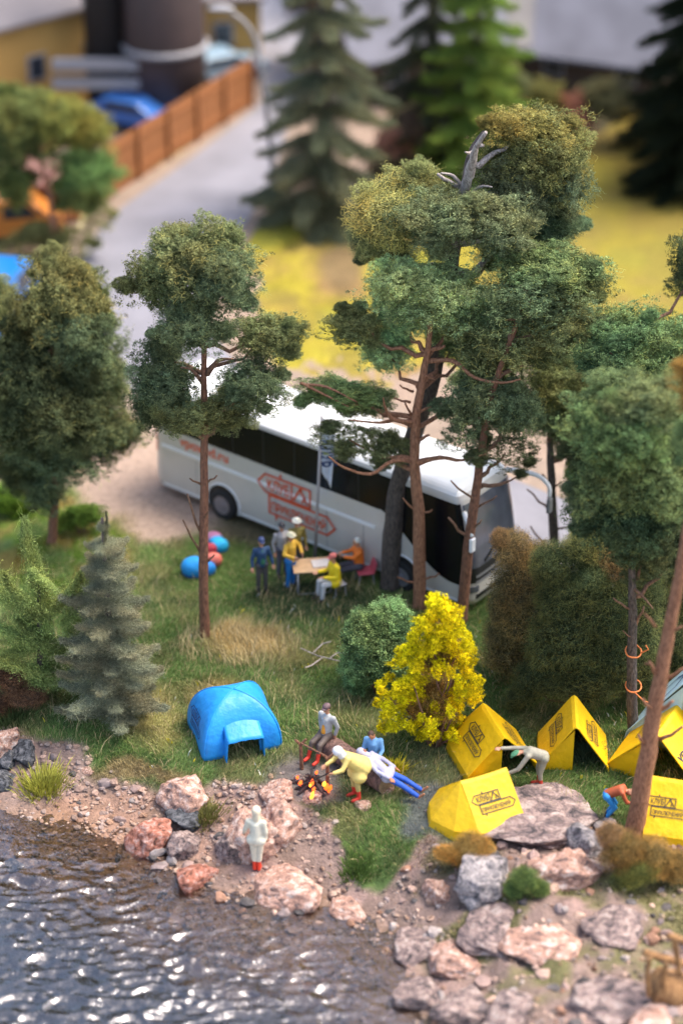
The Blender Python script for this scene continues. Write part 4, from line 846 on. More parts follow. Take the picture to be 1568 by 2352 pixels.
# blue dome tent
b = (P(462, 1742) + P(638, 1705) + P(612, 1640) + P(440, 1665)) / 4
bt = thing('dome_tent', 'bright blue dome tent with porch hood open to the water', 'tent', (b.x, b.y, float(H(b.x, b.y)) - .03), R(17))
HX, HY, HZ = 1.12, .98, 1.50
def dome_pt(a, ph):
    c, s_ = math.cos(a), math.sin(a); e = 14.0; sg = 1 - .035 * math.cos(2 * a) ** 2 * math.sin(ph); k = sg / ((abs(c) ** e + abs(s_) ** e) ** (1 / e)); sp = math.sin(ph) ** 1.02; rp = 1.0
    corner = abs(math.sin(2 * a)) ** 6 * .015 * math.sin(2 * ph)
    return Vector((c * k * HX * sp * (1 + corner), s_ * k * HY * sp * (1 + corner), HZ * (math.cos(ph) ** .86 if ph < math.pi / 2 - 1e-6 else 0) * (1 + corner * .5)))
q = MB(); na, nph = 96, 26
for j in range(nph + 1):
    for i in range(na): q.v.append(dome_pt(2 * math.pi * i / na, math.pi / 2 * j / nph))
for j in range(nph):
    for i in range(na):
        f = (j * na + i, (j + 1) * na + i, (j + 1) * na + (i + 1) % na, j * na + (i + 1) % na); c = sum((Vector(q.v[k]) for k in f), Vector()) / 4
        if c.y < -.3 and -.48 < c.x < .46 and c.z < .80: continue
        q.f.append(f)
sh = q.obj('canopy', M_blue, bt, True); s_ = sh.modifiers.new('thickness', 'SOLIDIFY'); s_.thickness = .03; s_.offset = -1
bvh = BVHTree.FromPolygons([Vector(p) for p in q.v], q.f)
q = MB()   # porch: hood panel and two cheeks
nx_ = 12
for j in range(7):
    for i in range(nx_ + 1):
        u = i / nx_; v_ = j / 6; x = -.47 + .94 * u; y = -.62 - .64 * v_; z = .98 - .36 * v_ + .04 * math.sin(u * math.pi) + .012 * math.sin(u * 23 + v_ * 6) * v_
        q.v.append((x * (1 + .06 * v_), y, z))
for j in range(6):
    for i in range(nx_): k = j * (nx_ + 1) + i; q.f.append((k, k + 1, k + nx_ + 2, k + nx_ + 1))
o = q.obj('porch_hood', M_blue, bt, True); s_ = o.modifiers.new('thickness', 'SOLIDIFY'); s_.thickness = .03
for sx in (-1, 1):
    q = MB(); x0, x1 = sx * .47, sx * .495; q.add([(x0, -.62, .98), (x1, -1.26, .62), (x1 * 1.06, -1.20, 0), (x0 * 1.10, -.62, 0)], [(0, 1, 2, 3)]); o = q.obj('porch_side', M_blue, bt); s_ = o.modifiers.new('thickness', 'SOLIDIFY'); s_.thickness = .03; s_.offset = 0
for a_ in (45, 135, 225, 315):
    q = MB(); q.tube([dome_pt(R(a_), math.pi / 2 * j / 20) * 1.004 for j in range(21)], .015, 8); q.obj('pole_sleeve', M_blue, bt, True)
q = MB().ball((-.12, -.60, 1.04), (.17, .09, .045), 12, 8); q.obj('vent_hood', M_blue, bt, True)
E2 = sub2(*EMB, .15)
decal('emblem', E2, (-HX, .05, .62), Vector((0, -1, 0)), Vector((.35, 0, 1)), 1.15, M_navy, bt, .012, bvh)
decal('emblem', E2, (HX, -.05, .62), Vector((0, 1, 0)), Vector((-.35, 0, 1)), 1.15, M_navy, bt, .012, bvh)

# ------------------------------------------------------------ coach
M_white_shaded = mat('coach_white_shaded', (.57, .53, .475), .34, .06, 1.2, coat=.4)  # white greyed to put the shade of the coach sides into its colour
M_roofw = mat('coach_roof_white', (.80, .80, .79), .35, .02, 2)  # brighter copy of the white for the sunlit roof, also on trims and mirrors
M_glass = mat('coach_dark_glass', (.006, .006, .008), .25, .3, 2, spec=.25)
M_screen = mat('windscreen_glass', (.10, .105, .13), .10, .2, 2, spec=.8)
M_tyre = mat('black_rubber', (.015, .015, .016), .8)
M_rim = mat('grey_rim', (.28, .28, .31), .35, metal=.6)
M_orange = mat('orange_print', (.72, .085, .02), .5, .05)
M_seam = mat('grey_seam', (.20, .20, .20), .6)
M_redl = mat('red_lamp', (.5, .02, .015), .3)
M_black = mat('black_plastic', (.012, .012, .013), .5)
A = P(364, 1112, .3); B_ = P(1062, 1392, .3); BL = (B_ - A).length; bd = (B_ - A).normalized(); brz = math.atan2(bd.y, bd.x)
BW, BH = 2.55, 3.95; left = Vector((-bd.y, bd.x, 0)); cc = (A + B_) / 2 + left * BW / 2
bus = thing('coach', 'long white coach with dark windows and orange sign emblem on its side', 'coach', (cc.x, cc.y, 0), brz)
HL = BL / 2 + .25; RC = .42
def bus_pt(s, z, off=0):
    """near side is local -Y; s runs from the rear round the near side, the nose, the far side and the tail"""
    x0 = HL - RC; yb = BW / 2; segs = [(2 * x0), (math.pi / 2 * RC), (2 * (yb - RC)), (math.pi / 2 * RC), 2 * x0, (math.pi / 2 * RC), 2 * (yb - RC), (math.pi / 2 * RC)]
    k = 0
    while k < 7 and s > segs[k]: s -= segs[k]; k += 1
    c = [(-x0, -yb), None, (HL, -yb + RC), None, (x0, yb), None, (-HL, yb - RC), None]
    t_ = s / segs[k]
    if k == 0: p = (-x0 + s, -yb); n = (0, -1)
    elif k == 2: p = (HL, -yb + RC + s); n = (1, 0)
    elif k == 4: p = (x0 - s, yb); n = (0, 1)
    elif k == 6: p = (-HL, yb - RC - s); n = (-1, 0)
    else:
        cen = {1: (x0, -yb + RC), 3: (x0, yb - RC), 5: (-x0, yb - RC), 7: (-x0, -yb + RC)}[k]; a0 = {1: -90, 3: 0, 5: 90, 7: 180}[k]; a = R(a0 + 90 * t_)
        n = (math.cos(a), math.sin(a)); p = (cen[0] + RC * n[0], cen[1] + RC * n[1])
    top = max(0, z - (BH - .32)) / .32; ins = .34 * (1 - math.sqrt(max(0, 1 - min(1, top) ** 2))); low = max(0, .75 - z) * .10
    rake = 0
    if p[0] > HL - 1.5: kx = (p[0] - HL + 1.5) / 1.5; rake = -kx * kx * (.55 * max(0, (z - 1.2) / 2.7) ** 1.6 - .04)
    if p[0] < -HL + .8: rake = ((-HL + .8 - p[0]) / .8) * .18 * max(0, (z - 1.0) / 3)
    return Vector((p[0] - n[0] * (ins + low) + rake + n[0] * off, p[1] - n[1] * (ins + low) + n[1] * off, z))
PER = 4 * (HL - RC) + 4 * (BW / 2 - RC) + 2 * math.pi * RC
def patch(name, m, parent, s0, s1, z0, z1, off=.012, ns=40, nz=6, smooth=False):
    q = MB(); z0f = z0 if callable(z0) else (lambda s: z0); z1f = z1 if callable(z1) else (lambda s: z1)
    for i in range(ns + 1):
        s = s0 + (s1 - s0) * i / ns
        for j in range(nz + 1): q.v.append(bus_pt(s, z0f(s) + (z1f(s) - z0f(s)) * j / nz, off))
    for i in range(ns):
        for j in range(nz): k = i * (nz + 1) + j; q.f.append((k, k + nz + 1, k + nz + 2, k + 1))
    b0 = len(q.v); n0 = q.v[:]   # closed back a little inside, so that the pane is a solid piece
    for i in range(ns + 1):
        s = s0 + (s1 - s0) * i / ns
        for j in range(nz + 1): q.v.append(bus_pt(s, z0f(s) + (z1f(s) - z0f(s)) * j / nz, -.02))
    for i in range(ns):
        k = i * (nz + 1); q.f.append((k, k + b0, k + nz + 1 + b0, k + nz + 1)); k += nz; q.f.append((k, k + nz + 1, k + nz + 1 + b0, k + b0))
    for j in range(nz):
        q.f.append((j, j + 1, j + 1 + b0, j + b0)); k = ns * (nz + 1) + j; q.f.append((k, k + b0, k + 1 + b0, k + 1))
    return q.obj(name, m, parent, smooth)
zs = [.3, .5, .75, 1.0, 1.3, 1.6, 1.9, 2.2, 2.6, 3.0, 3.3, BH - .32, BH - .24, BH - .16, BH - .09, BH - .04, BH - .01, BH]
q = MB(); ns = 160
for z in zs:
    for i in range(ns): q.v.append(bus_pt(PER * i / ns, z))
for j in range(len(zs) - 1):
    for i in range(ns): q.f.append((j * ns + i, j * ns + (i + 1) % ns, (j + 1) * ns + (i + 1) % ns, (j + 1) * ns + i))
q.f.append(tuple(range(ns))[::-1]); q.obj('body', M_white_shaded, bus, True)
q = MB(); zt = [BH - .14, BH - .06, BH - .015, BH + .01]
for z in zt:
    for i in range(ns): q.v.append(bus_pt(PER * i / ns, min(z, BH), .014 if z < BH else 0) + Vector((0, 0, .012 if z >= BH else 0)))
for j in range(3):
    for i in range(ns): q.f.append((j * ns + i, j * ns + (i + 1) % ns, (j + 1) * ns + (i + 1) % ns, (j + 1) * ns + i))
q.f.append(tuple(3 * ns + i for i in range(ns))); q.obj('roof', M_roofw, bus, False)
SX = lambda x: x + (HL - RC)               # local x on the near side -> s
zb, zt_ = 2.50, 3.66
for k in range(7):
    x0 = -HL + 1.05 + k * (HL + 2.3) / 7; x1 = x0 + (HL + 2.3) / 7 - .05; patch('window', M_glass, bus, SX(x0), SX(x1), zb, zt_, ns=4)
patch('window_band', M_black, bus, SX(-HL + 1.0), SX(2.9), zb - .03, zt_ + .03, off=.006, ns=20)
sw0, sw1 = SX(1.95 + .97), SX(HL - RC) + .28
def swoosh(s):
    t_ = (s - SX(2.9)) / (sw1 - SX(2.9)); return 2.5 - 1.55 * ss(0, .85, np.float64(t_)) ** .8
patch('cab_window', M_glass, bus, SX(2.9), sw1, lambda s: float(swoosh(s)), 3.60, off=.016, ns=40, nz=8)
s_f = SX(HL - RC); patch('windscreen', M_screen, bus, s_f + .34, s_f + math.pi * RC + (BW - 2 * RC) - .3, 1.55, 3.55, off=.02, ns=30, nz=10)
patch('front_panel', M_black, bus, s_f + .30, s_f + math.pi * RC + (BW - 2 * RC) - .3, 1.05, 1.55, off=.014, ns=30, nz=3)
for z in (1.0, 1.2): patch('grille_bar', M_seam, bus, s_f + .5, s_f + math.pi * RC + (BW - 2 * RC) - .5, z + .02, z + .10, off=.03, ns=20, nz=1)
for dz in (.46,): patch('lower_grille', M_black, bus, s_f + .55, s_f + math.pi * RC + (BW - 2 * RC) - .55, dz, dz + .16, off=.014, ns=20, nz=1)
for a_, b_ in ((s_f + .25, s_f + .62), (s_f + math.pi * RC + (BW - 2 * RC) - .62, s_f + math.pi * RC + (BW - 2 * RC) - .25)): patch('headlight', M_screen, bus, a_, b_, .72, .92, off=.02, ns=8, nz=2)
patch('wiper', M_black, bus, s_f + .9, s_f + 1.7, lambda s: 1.62 + (s - s_f - .9) * .5, lambda s: 1.68 + (s - s_f - .9) * .5, off=.06, ns=6, nz=1)
patch('side_trim', M_roofw, bus, SX(-HL + .45), SX(2.75), 1.76, 1.86, off=.035, ns=30, nz=2)
patch('sill_trim', M_roofw, bus, SX(-HL + .45), SX(HL - RC), .34, .42, off=.02, ns=30, nz=1)
for x in (-HL + 1.9, -1.1, .9, 2.3): patch('panel_seam', M_seam, bus, SX(x), SX(x) + .02, .45, 1.72, off=.008, ns=1, nz=3)
patch('tail_light', M_redl, bus, PER - .55, PER - .22, 1.5, 2.15, off=.02, ns=6)
for wx_ in (-HL + 3.0, HL - 2.45):
    for sy in (-1, 1):
        q = MB(); n = 40; yy = sy * (BW / 2 + .006 - .028)
        pts = [(wx_ + .62 * math.cos(a), yy, max(.31, .55 + .62 * math.sin(a))) for a in np.linspace(0, 2 * math.pi, n, endpoint=False)]
        q.add(pts + [(p[0], p[1] + sy * .045, p[2]) for p in pts], [tuple(range(n)), tuple(range(n, 2 * n))[::-1]] + [(i, (i + 1) % n, n + (i + 1) % n, n + i) for i in range(n)]); q.obj('wheel_arch', M_black, bus)
        q = MB(); q.tube([(wx_ + .66 * math.cos(a), sy * (BW / 2 + .0), .55 + .66 * math.sin(a)) for a in np.linspace(-.35, math.pi + .35, 24)], .04, 6); q.obj('arch_trim', M_roofw, bus, True)
        wh = link('wheel', None, bus); wh.location = (wx_, sy * (BW / 2 - .06), .5)
        q = MB(); q.tube([(0, -.15, 0), (0, -.12, 0), (0, .12, 0), (0, .15, 0)], [.44, .5, .5, .44], 32); q.obj('tyre', M_tyre, wh, False)
        q = MB(); q.tube([(0, -.165, 0), (0, .165, 0)], [.31, .31], 28); q.tube([(0, -.20, 0), (0, .20, 0)], [.11, .11], 16)
        for k in range(8): a = k * math.pi / 4; q.tube([(.2 * math.cos(a), -.185, .2 * math.sin(a)), (.2 * math.cos(a), .185, .2 * math.sin(a))], [.03, .03], 6)
        q.obj('rim', M_rim, wh)
for sy, pts, hd in ((-1, [(HL - .35, -BW / 2 + .1, 3.35), (HL - .05, -BW / 2 - .18, 3.30), (HL + .15, -BW / 2 - .22, 2.9)], .55), (1, [(HL - .5, BW / 2 - .15, 3.75), (HL + .35, BW / 2 + .15, 3.72), (HL + .75, BW / 2 + .25, 3.45), (HL + .80, BW / 2 + .25, 3.1)], .6)):
    q = MB(); cp = catmull(pts, 5); q.tube(cp, [.08 - .025 * i / len(cp) for i in range(len(cp))], 10); o = q.obj('mirror_arm', M_roofw, bus, True)
    q = MB().box(tuple(Vector(pts[-1]) + Vector((.02, 0, -hd / 2))), (.12, .22, hd * .85)); bevel(q.obj('mirror', M_roofw if sy < 0 else M_seam, bus), .05, 3)
yb_ = -BW / 2
decal('emblem', EMB, (-.25, yb_, 1.56), (1, 0, 0), (0, 0, 1), 3.1, M_orange, bus, .045)
decal('lettering', T_URL, (-HL + 2.25, yb_, 2.16), (1, 0, 0), (0, 0, 1), 2.0, M_orange, bus, .012)
for x in (-2.6, 1.2):
    bevel(MB().box((x, 0, BH + .06), (1.5, 1.5, .14)).obj('roof_hatch', M_roofw, bus), .05, 3)

# ------------------------------------------------------------ people
SKIN = mat('painted_skin', (.55, .27, .16), .6, .05); SKIN2 = mat('tanned_skin', (.48, .20, .10), .6, .05)
M_eye = mat('eye_paint', (.02, .015, .01), .4)
cm = {}
def pc(c):
    if c not in cm: cm[c] = mat('figure_paint_' + ['coat', 'cloth', 'knit', 'linen', 'denim', 'wool', 'canvas', 'felt', 'cotton', 'leather', 'fleece', 'twill', 'flannel', 'suede', 'corduroy', 'nylon', 'jersey', 'velvet', 'silk', 'rubber', 'tweed', 'plaid', 'satin', 'lace', 'mesh'][len(cm) % 25], c, .65, .10, 14, .004, 40)
    return cm[c]
def caps(mb, p0, p1, r0, r1, n=12):
    p0, p1 = Vector(p0), Vector(p1); d = (p1 - p0); L = d.length
    if L < 1e-4: mb.ball(p0, r0, n, 8); return
    d /= L; pts = []; rr = []
    for a in (-80, -50, -20): pts.append(p0 + d * r0 * math.sin(R(a))); rr.append(r0 * math.cos(R(a)))
    for a in (20, 50, 80): pts.append(p1 + d * r1 * math.sin(R(a))); rr.append(r1 * math.cos(R(a)))
    mb.tube(pts, rr, n)
def fuse(mb, name, m, parent, vox, sm=3):
    me = mb.mesh('tmp', m); o = link(name, me, parent); r = o.modifiers.new('r', 'REMESH'); r.mode = 'VOXEL'; r.voxel_size = vox; s = o.modifiers.new('s', 'SMOOTH'); s.iterations = sm; s.factor = .5
    bpy.context.view_layer.update(); n = bpy.data.meshes.new_from_object(o.evaluated_get(bpy.context.evaluated_depsgraph_get())); o.modifiers.clear(); o.data = n; n.name = name; n.materials.clear(); n.materials.append(m)
    n.polygons.foreach_set('use_smooth', [True] * len(n.polygons)); return o
STAND = dict(pelvis=(0, 0, .95), chest=(0, 0, 1.30), neck=(0, .01, 1.50), head=(0, -.02, 1.66), sh=(.18, 0, 1.42), el=(.25, .03, 1.14), ha=(.25, -.08, .90), hip=(.09, 0, .92), kn=(.10, -.02, .50), an=(.11, .02, .09), toe=(.12, -.15, .04))
SIT = dict(pelvis=(0, 0, .50), chest=(0, -.03, .86), neck=(0, -.04, 1.05), head=(0, -.07, 1.20), sh=(.18, -.03, .98), el=(.24, -.08, .72), ha=(.17, -.34, .62), hip=(.09, -.02, .50), kn=(.12, -.42, .52), an=(.12, -.46, .10), toe=(.12, -.62, .04))
BEND = dict(pelvis=(0, .22, .92), chest=(0, -.12, 1.06), neck=(0, -.30, 1.08), head=(0, -.44, 1.06), sh=(.17, -.22, 1.06), el=(.24, -.42, .86), ha=(.20, -.66, .78), hip=(.09, .22, .90), kn=(.11, .12, .49), an=(.11, .16, .09), toe=(.12, -.02, .04))
def human(label, loc, rz, pose, top, legs, hair=(.06, .03, .02), over=None, overR=None, boots=None, boot_h=.30, hat=None, hatkind='cap', coat=0, sleeve=1, bare=False, skin=SKIN, group=None, scl=1.0, inner=None, hood=None):
    J = dict(pose); J.update(over or {}); V = {k: Vector(v) for k, v in J.items()}; Lf = {}; Rt = {}
    for k in ('sh', 'el', 'ha', 'hip', 'kn', 'an', 'toe'): Lf[k] = V[k]; Rt[k] = Vector((-V[k].x, V[k].y, V[k].z))
    for k, v in (overR or {}).items(): Rt[k] = Vector(v)
    root = thing('person', label, 'person', tuple(loc), rz, group); root.scale = (scl,) * 3
    q = MB(); pel, ch, nk, hd = V['pelvis'], V['chest'], V['neck'], V['head']
    caps(q, pel, ch, .125, .14); caps(q, ch, nk, .12, .055); caps(q, nk, hd, .052, .05)
    up = (hd - nk).normalized(); fw = Vector((0, -1, 0)) - up * up.dot(Vector((0, -1, 0))); fw = fw.normalized() if fw.length > .2 else Vector((0, -.7, -.7)); sd_ = up.cross(fw).normalized()
    Mh = Matrix((sd_, -fw, up)).transposed(); q.ball(hd + up * .02, (.078, .095, .115), 14, 10, Mh); q.ball(hd - up * .05 + fw * .035, (.05, .05, .05), 10, 7)
    caps(q, hd + fw * .092 + up * .02, hd + fw * .115 - up * .015, .014, .018, 8)
    for s in (-1, 1): caps(q, hd + sd_ * .08 * s + up * .02, hd + sd_ * .083 * s - up * .015, .018, .014, 8)
    for k, S in ((1, Lf), (-1, Rt)):
        caps(q, S['sh'], S['el'], .052, .042); caps(q, S['el'], S['ha'], .042, .030); caps(q, ch, S['sh'], .10, .058)
        d = (S['ha'] - S['el']).normalized(); w_ = d.cross(Vector((0, 1, .3))).normalized(); pn = d.cross(w_).normalized(); base = S['ha']
        for f_ in range(4):
            o_ = w_ * (f_ - 1.5) * .021; p1 = base + o_ + d * .075; ln = (.060, .072, .068, .050)[f_]; caps(q, base + o_ * .6, p1, .020, .0155, 7)
            p2 = p1 + (d + w_ * (f_ - 1.5) * .10 - Vector((0, 0, .15))).normalized() * ln * .55; p3 = p2 + (d * .7 - Vector((0, 0, .6))).normalized() * ln * .55; caps(q, p1, p2, .0135, .0125, 7); caps(q, p2, p3, .0125, .0105, 7)
        th = base + d * .02 - w_ * .03; t2 = th - w_ * .032 + d * .03; caps(q, th, t2, .017, .0135, 7); caps(q, t2, t2 + d * .034 - w_ * .004, .0135, .011, 7)
        caps(q, pel, S['hip'], .12, .10); caps(q, S['hip'], S['kn'], .085, .058); caps(q, S['kn'], S['an'], .058, .038); caps(q, S['an'] + Vector((0, 0, -.02)), S['toe'], .04, .032)
    fuse(q, 'body', skin, root, .0135)
    for s in (-1, 1): MB().ball(hd + sd_ * .032 * s + fw * .088 + up * .022, .012, 8, 6).obj('eye', M_eye, root, True)
    # hair and hats
    if hair:
        q = MB(); q.ball(hd + up * .045 - fw * .018, (.086, .10, .098), 14, 10, Mh); fuse(q, 'hair', pc(hair), root, .02, 1)
    if hat:
        q = MB(); q.ball(hd + up * .085 - fw * .01, (.096, .112, .075), 16, 9, Mh)
        if hatkind == 'cap': q.ball(hd + up * .07 + fw * .09, (.07, .07, .014), 12, 6, Mh)
        if hatkind == 'brim': q.ball(hd + up * .075, (.135, .145, .02), 18, 6, Mh)
        q.obj('hat', pc(hat), root, True)
    if hood:
        q = MB(); q.ball(hd + up * .03 - fw * .03, (.115, .125, .135), 14, 9, Mh); caps(q, hd - fw * .05, nk, .10, .11); fuse(q, 'hood', pc(hood), root, .025)
    # top
    q = MB(); caps(q, pel.lerp(ch, .05 if not coat else -.1), ch, .150 + coat * .25, .165); caps(q, ch, nk.lerp(ch, .25), .155, .085)
    for S in (Lf, Rt):
        caps(q, ch, S['sh'], .12, .078); caps(q, S['sh'], S['el'], .075, .062); 
        if sleeve: caps(q, S['el'], S['el'].lerp(S['ha'], .88), .060, .052)
        if coat: caps(q, pel, S['hip'].lerp(S['kn'], coat), .17, .15 + coat * .10)
    fuse(q, 'jacket' if sleeve else 'shirt', pc(top), root, .025, 4)
    if inner:
        f2 = Vector((0, -1, .15)).normalized(); q = MB(); caps(q, pel.lerp(ch, .25) + f2 * .09, ch.lerp(nk, .35) + f2 * .065, .085, .07); fuse(q, 'shirt', pc(inner), root, .02, 2)
    q = MB(); 
    for S in (Lf, Rt):
        caps(q, pel, S['hip'], .145, .125); caps(q, S['hip'], S['kn'], .108, .080); caps(q, S['kn'], S['kn'].lerp(S['an'], .5 if boots else .9), .080, .066)
    fuse(q, 'trousers', pc(legs), root, .025, 4)
    if not bare:
        for S in (Lf, Rt):
            q = MB(); t0 = S['an'].lerp(S['kn'], min(.9, boot_h / .42)) if boots else S['an'] + Vector((0, 0, .05)); caps(q, t0, S['an'], .064 if boots else .05, .052); caps(q, S['an'] + Vector((0, 0, -.03)), S['toe'], .056, .046); fuse(q, 'boot' if boots else 'shoe', pc(boots or (.05, .035, .025)), root, .02, 2)
    return root
CR = (.70, .66, .52)
lg = Pg(735, 1745)
# fallen log
M_log = bark('log_bark', (.09, .05, .04), (.34, .19, .15), 4); M_end = mat('cut_wood', (.32, .20, .11), .8, .3, 8)
a = Pg(740, 1722, .28); e = Pg(888, 1822, .28); lo = thing('fallen_log', 'thick brown log the campers sit on behind the fire', 'log', tuple(on(a.x, a.y)))
q = MB(); n = 9; q.tube([a.lerp(e, i / (n - 1)) - lo.location for i in range(n)], [.30 + random.uniform(-.015, .015) for _ in range(n)], 18, .10, caps=False); q.obj('bark', M_log, lo, True)
for p, d in ((a, -1), (e, 1)): q = MB(); dd = (e - a).normalized(); q.tube([p - lo.location, p - lo.location + dd * .012 * d], [.285, .285], 18); q.obj('cut_end', M_end, lo)
f1 = Pg(712, 1725); pb = a.lerp(e, .09); human('man in pale grey jacket and orange shirt sitting on the log end, red socks', (pb.x - .05, pb.y - .02, pb.z + .28 - .45), R(-38), SIT, (.40, .41, .41), (.12, .09, .075), hat=(.13, .08, .085), boots=(.62, .04, .02), boot_h=.2, inner=(.75, .32, .03), over=dict(chest=(0, .05, .88), neck=(0, .06, 1.06), head=(0, .03, 1.22), sh=(.19, .05, 1.0), el=(.27, .12, .74), ha=(.22, .08, .50), kn=(.12, -.40, .40), an=(.14, -.52, .04), toe=(.14, -.68, 0)), scl=1.08)
pb = a.lerp(e, .80) + Vector((-.1, .35, 0)); human('dark-haired man in light blue shirt sitting behind the log, looking down', (pb.x + .1, pb.y, pb.z - .12), R(-12), SIT, (.16, .36, .62), (.03, .04, .10), hair=(.08, .04, .025), skin=SKIN2, over=dict(head=(-.03, -.12, 1.17)), scl=1.05)
pb = a.lerp(e, .88); human('person in lavender hooded jacket and blue trousers stretched out barefoot on the log', (pb.x + .15, pb.y - .25, pb.z - .18), R(72), SIT, (.42, .41, .55), (.02, .10, .50), hair=None, hood=(.43, .42, .56), bare=True, skin=SKIN2, coat=.12, over=dict(chest=(0, .30, .80), neck=(0, .46, .94), head=(0, .58, 1.02), sh=(.17, .40, .90), el=(.27, .12, .72), ha=(.24, -.20, .56), kn=(.13, -.48, .34), an=(.14, -.92, .10), toe=(.15, -1.05, .22)), scl=1.05)
p = Pg(805, 1838); human('figure in bulky yellow raincoat and white hood bending over the campfire, red boots', (p.x, p.y, p.z), R(-62), BEND, (.72, .56, .17), (.50, .40, .14), hair=None, hood=(.75, .76, .78), boots=(.60, .035, .02), coat=.5, scl=1.12, over=dict(chest=(0, -.10, 1.22), neck=(0, -.24, 1.36), head=(0, -.34, 1.46), sh=(.17, -.16, 1.32), el=(.23, -.34, 1.10), ha=(.18, -.56, 1.06)))
M_stick = mat('charred_stick', (.02, .013, .012), .8)
q = MB().tube([p + Vector((-.42, -.1, 1.0)), p + Vector((-1.0, -.2, .75)), p + Vector((-1.35, -.25, .62))], [.02, .018, .015], 6); tag(q.obj('roasting_stick', M_stick), 'thin dark stick held out over the fire by the yellow raincoat figure', 'stick')
p = Pg(590, 2000); human('figure all in cream standing against the big pink boulder, red boots, seen from behind', (p.x, p.y, p.z), R(170), STAND, CR, (.66, .62, .48), hair=None, hood=(.72, .62, .45), boots=(.72, .05, .02), boot_h=.26, coat=.04, over=dict(el=(.27, -.02, 1.16), ha=(.33, -.16, .94), kn=(.07, -.02, .5), an=(.05, .02, .09), toe=(.05, -.14, .04), chest=(0, -.04, 1.30), head=(0, -.08, 1.66), neck=(0, -.04, 1.5)), overR=dict(el=(-.23, 0, 1.14), ha=(-.21, -.10, .88)), scl=1.08)
p = Pg(1225, 1808); human('bent figure in khaki with green cap and red socks reaching for the lowest tent', (p.x, p.y, p.z), R(-84), BEND, (.36, .33, .25), (.30, .28, .20), hair=None, hat=(.10, .30, .16), boots=(.55, .04, .02), boot_h=.2, over=dict(ha=(.16, -.75, .55), el=(.22, -.46, .72)), overR=dict(el=(-.24, -.55, 1.05), ha=(-.16, -.86, 1.12)), scl=1.05)
p = Pg(1405, 1880); human('crouching figure in rust jacket and bright blue trousers beside the slanting trunk', (p.x, p.y, p.z), R(80), BEND, (.42, .09, .03), (.03, .28, .66), hair=(.20, .09, .05), over=dict(pelvis=(0, .18, .80), hip=(.09, .18, .78), chest=(0, -.16, .98), neck=(0, -.32, .98), head=(0, -.45, .95), sh=(.17, -.24, 1.0), el=(.22, -.38, .74), ha=(.18, -.64, .70), kn=(.11, -.06, .44)), scl=.92)
# group at the folding table
GL = 'campers gathered at the folding table'
p = Pg(602, 1362); human('camper in navy jacket and green scarf leaning back at the left of the table group', (p.x, p.y, p.z), R(18), STAND, (.02, .06, .14), (.07, .065, .065), hat=(.03, .05, .14), inner=(.03, .14, .08), over=dict(el=(.27, 0, 1.16), ha=(.30, -.12, .94)), group=GL, scl=1.06)
p = Pg(648, 1325); human('camper in pale grey top and dark cap, half hidden behind the navy jacket', (p.x, p.y, p.z), R(25), STAND, (.38, .36, .36), (.10, .10, .13), hat=(.03, .03, .04), group=GL, scl=1.05)
p = Pg(682, 1318); human('camper in olive top and white hat, far side of the table group', (p.x, p.y, p.z), R(20), STAND, (.28, .22, .05), (.10, .10, .10), hat=(.75, .73, .62), hatkind='brim', group=GL, scl=1.08)
p = Pg(668, 1352); human('camper in ochre yellow jacket and blue trousers with bent elbow by the table', (p.x, p.y, p.z), R(50), STAND, (.68, .40, .04), (.01, .16, .46), hat=(.62, .58, .40), hatkind='brim', over=dict(el=(.33, -.06, 1.24), ha=(.16, -.28, 1.16)), group=GL, scl=1.08)
p = Pg(770, 1375); human('seated camper in yellow jacket and pink cap with back to the pole', (p.x, p.y + .1, p.z), R(-62), SIT, (.80, .60, .01), (.55, .55, .55), hat=(.62, .16, .13), over=dict(ha=(.16, -.46, .80)), coat=.15, group=GL, scl=1.12)
p = Pg(825, 1340); human('white-haired camper in orange vest sitting with legs stretched out', (p.x, p.y + .15, p.z), R(-78), SIT, (.85, .20, .02), (.07, .065, .085), hair=(.72, .70, .60), over=dict(kn=(.12, -.46, .46), an=(.12, -.90, .36), toe=(.12, -.96, .48), ha=(.12, -.45, .86), el=(.2, -.2, .84)), group=GL, scl=1.12)
# folding table
M_wood = mat('pale_plywood', (.62, .40, .22), .6, .1); M_metal = mat('grey_metal_tube', (.42, .40, .42), .4, metal=.3)
p = Pg(722, 1362); tbz = R(8); tt = thing('folding_table', 'small folding table with plywood top and grey tube legs', 'table', tuple(p), tbz)
bevel(MB().box((0, .25, .80), (1.25, .80, .05)).obj('table_top', M_wood, tt), .015)
for sx in (-.5, .5):
    MB().tube([(sx, -.1, .78), (sx, -.1, .03), (sx, .58, .03), (sx, .58, .78)], .028, 8).obj('leg', M_metal, tt, True)
MB().tube([(-.5, -.1, .03), (.5, -.1, .03)], .028, 8).obj('crossbar', M_metal, tt, True)
o = MB().box((0, 0, 0), (.55, .42, .03)).obj('open_map', mat('map_paper', (.70, .64, .60), .8, .1, 10)); o.location = p + Vector((.20, .30, .842)); o.rotation_euler = (0, 0, R(12)); tag(o, 'pale sheet lying on the folding table', 'paper')
M_pink = mat('pink_plastic', (.60, .10, .13), .45)
p = Pg(838, 1343); cht = thing('camp_chair', 'low pink-red camp chair under the orange-vested camper', 'chair', (p.x, p.y + .1, p.z), R(-78))
bevel(MB().box((0, 0, .42), (.5, .5, .05)).obj('seat', M_pink, cht), .02); bevel(MB().box((0, .26, .58), (.5, .05, .36), M=Matrix.Rotation(R(-14), 3, 'X')).obj('backrest', M_pink, cht), .02)
for sx in (-.2, .2):
    for sy in (-.2, .2): MB().tube([(sx, sy, .4), (sx * 1.15, sy * 1.2, 0)], .018, 6).obj('leg', M_metal, cht)
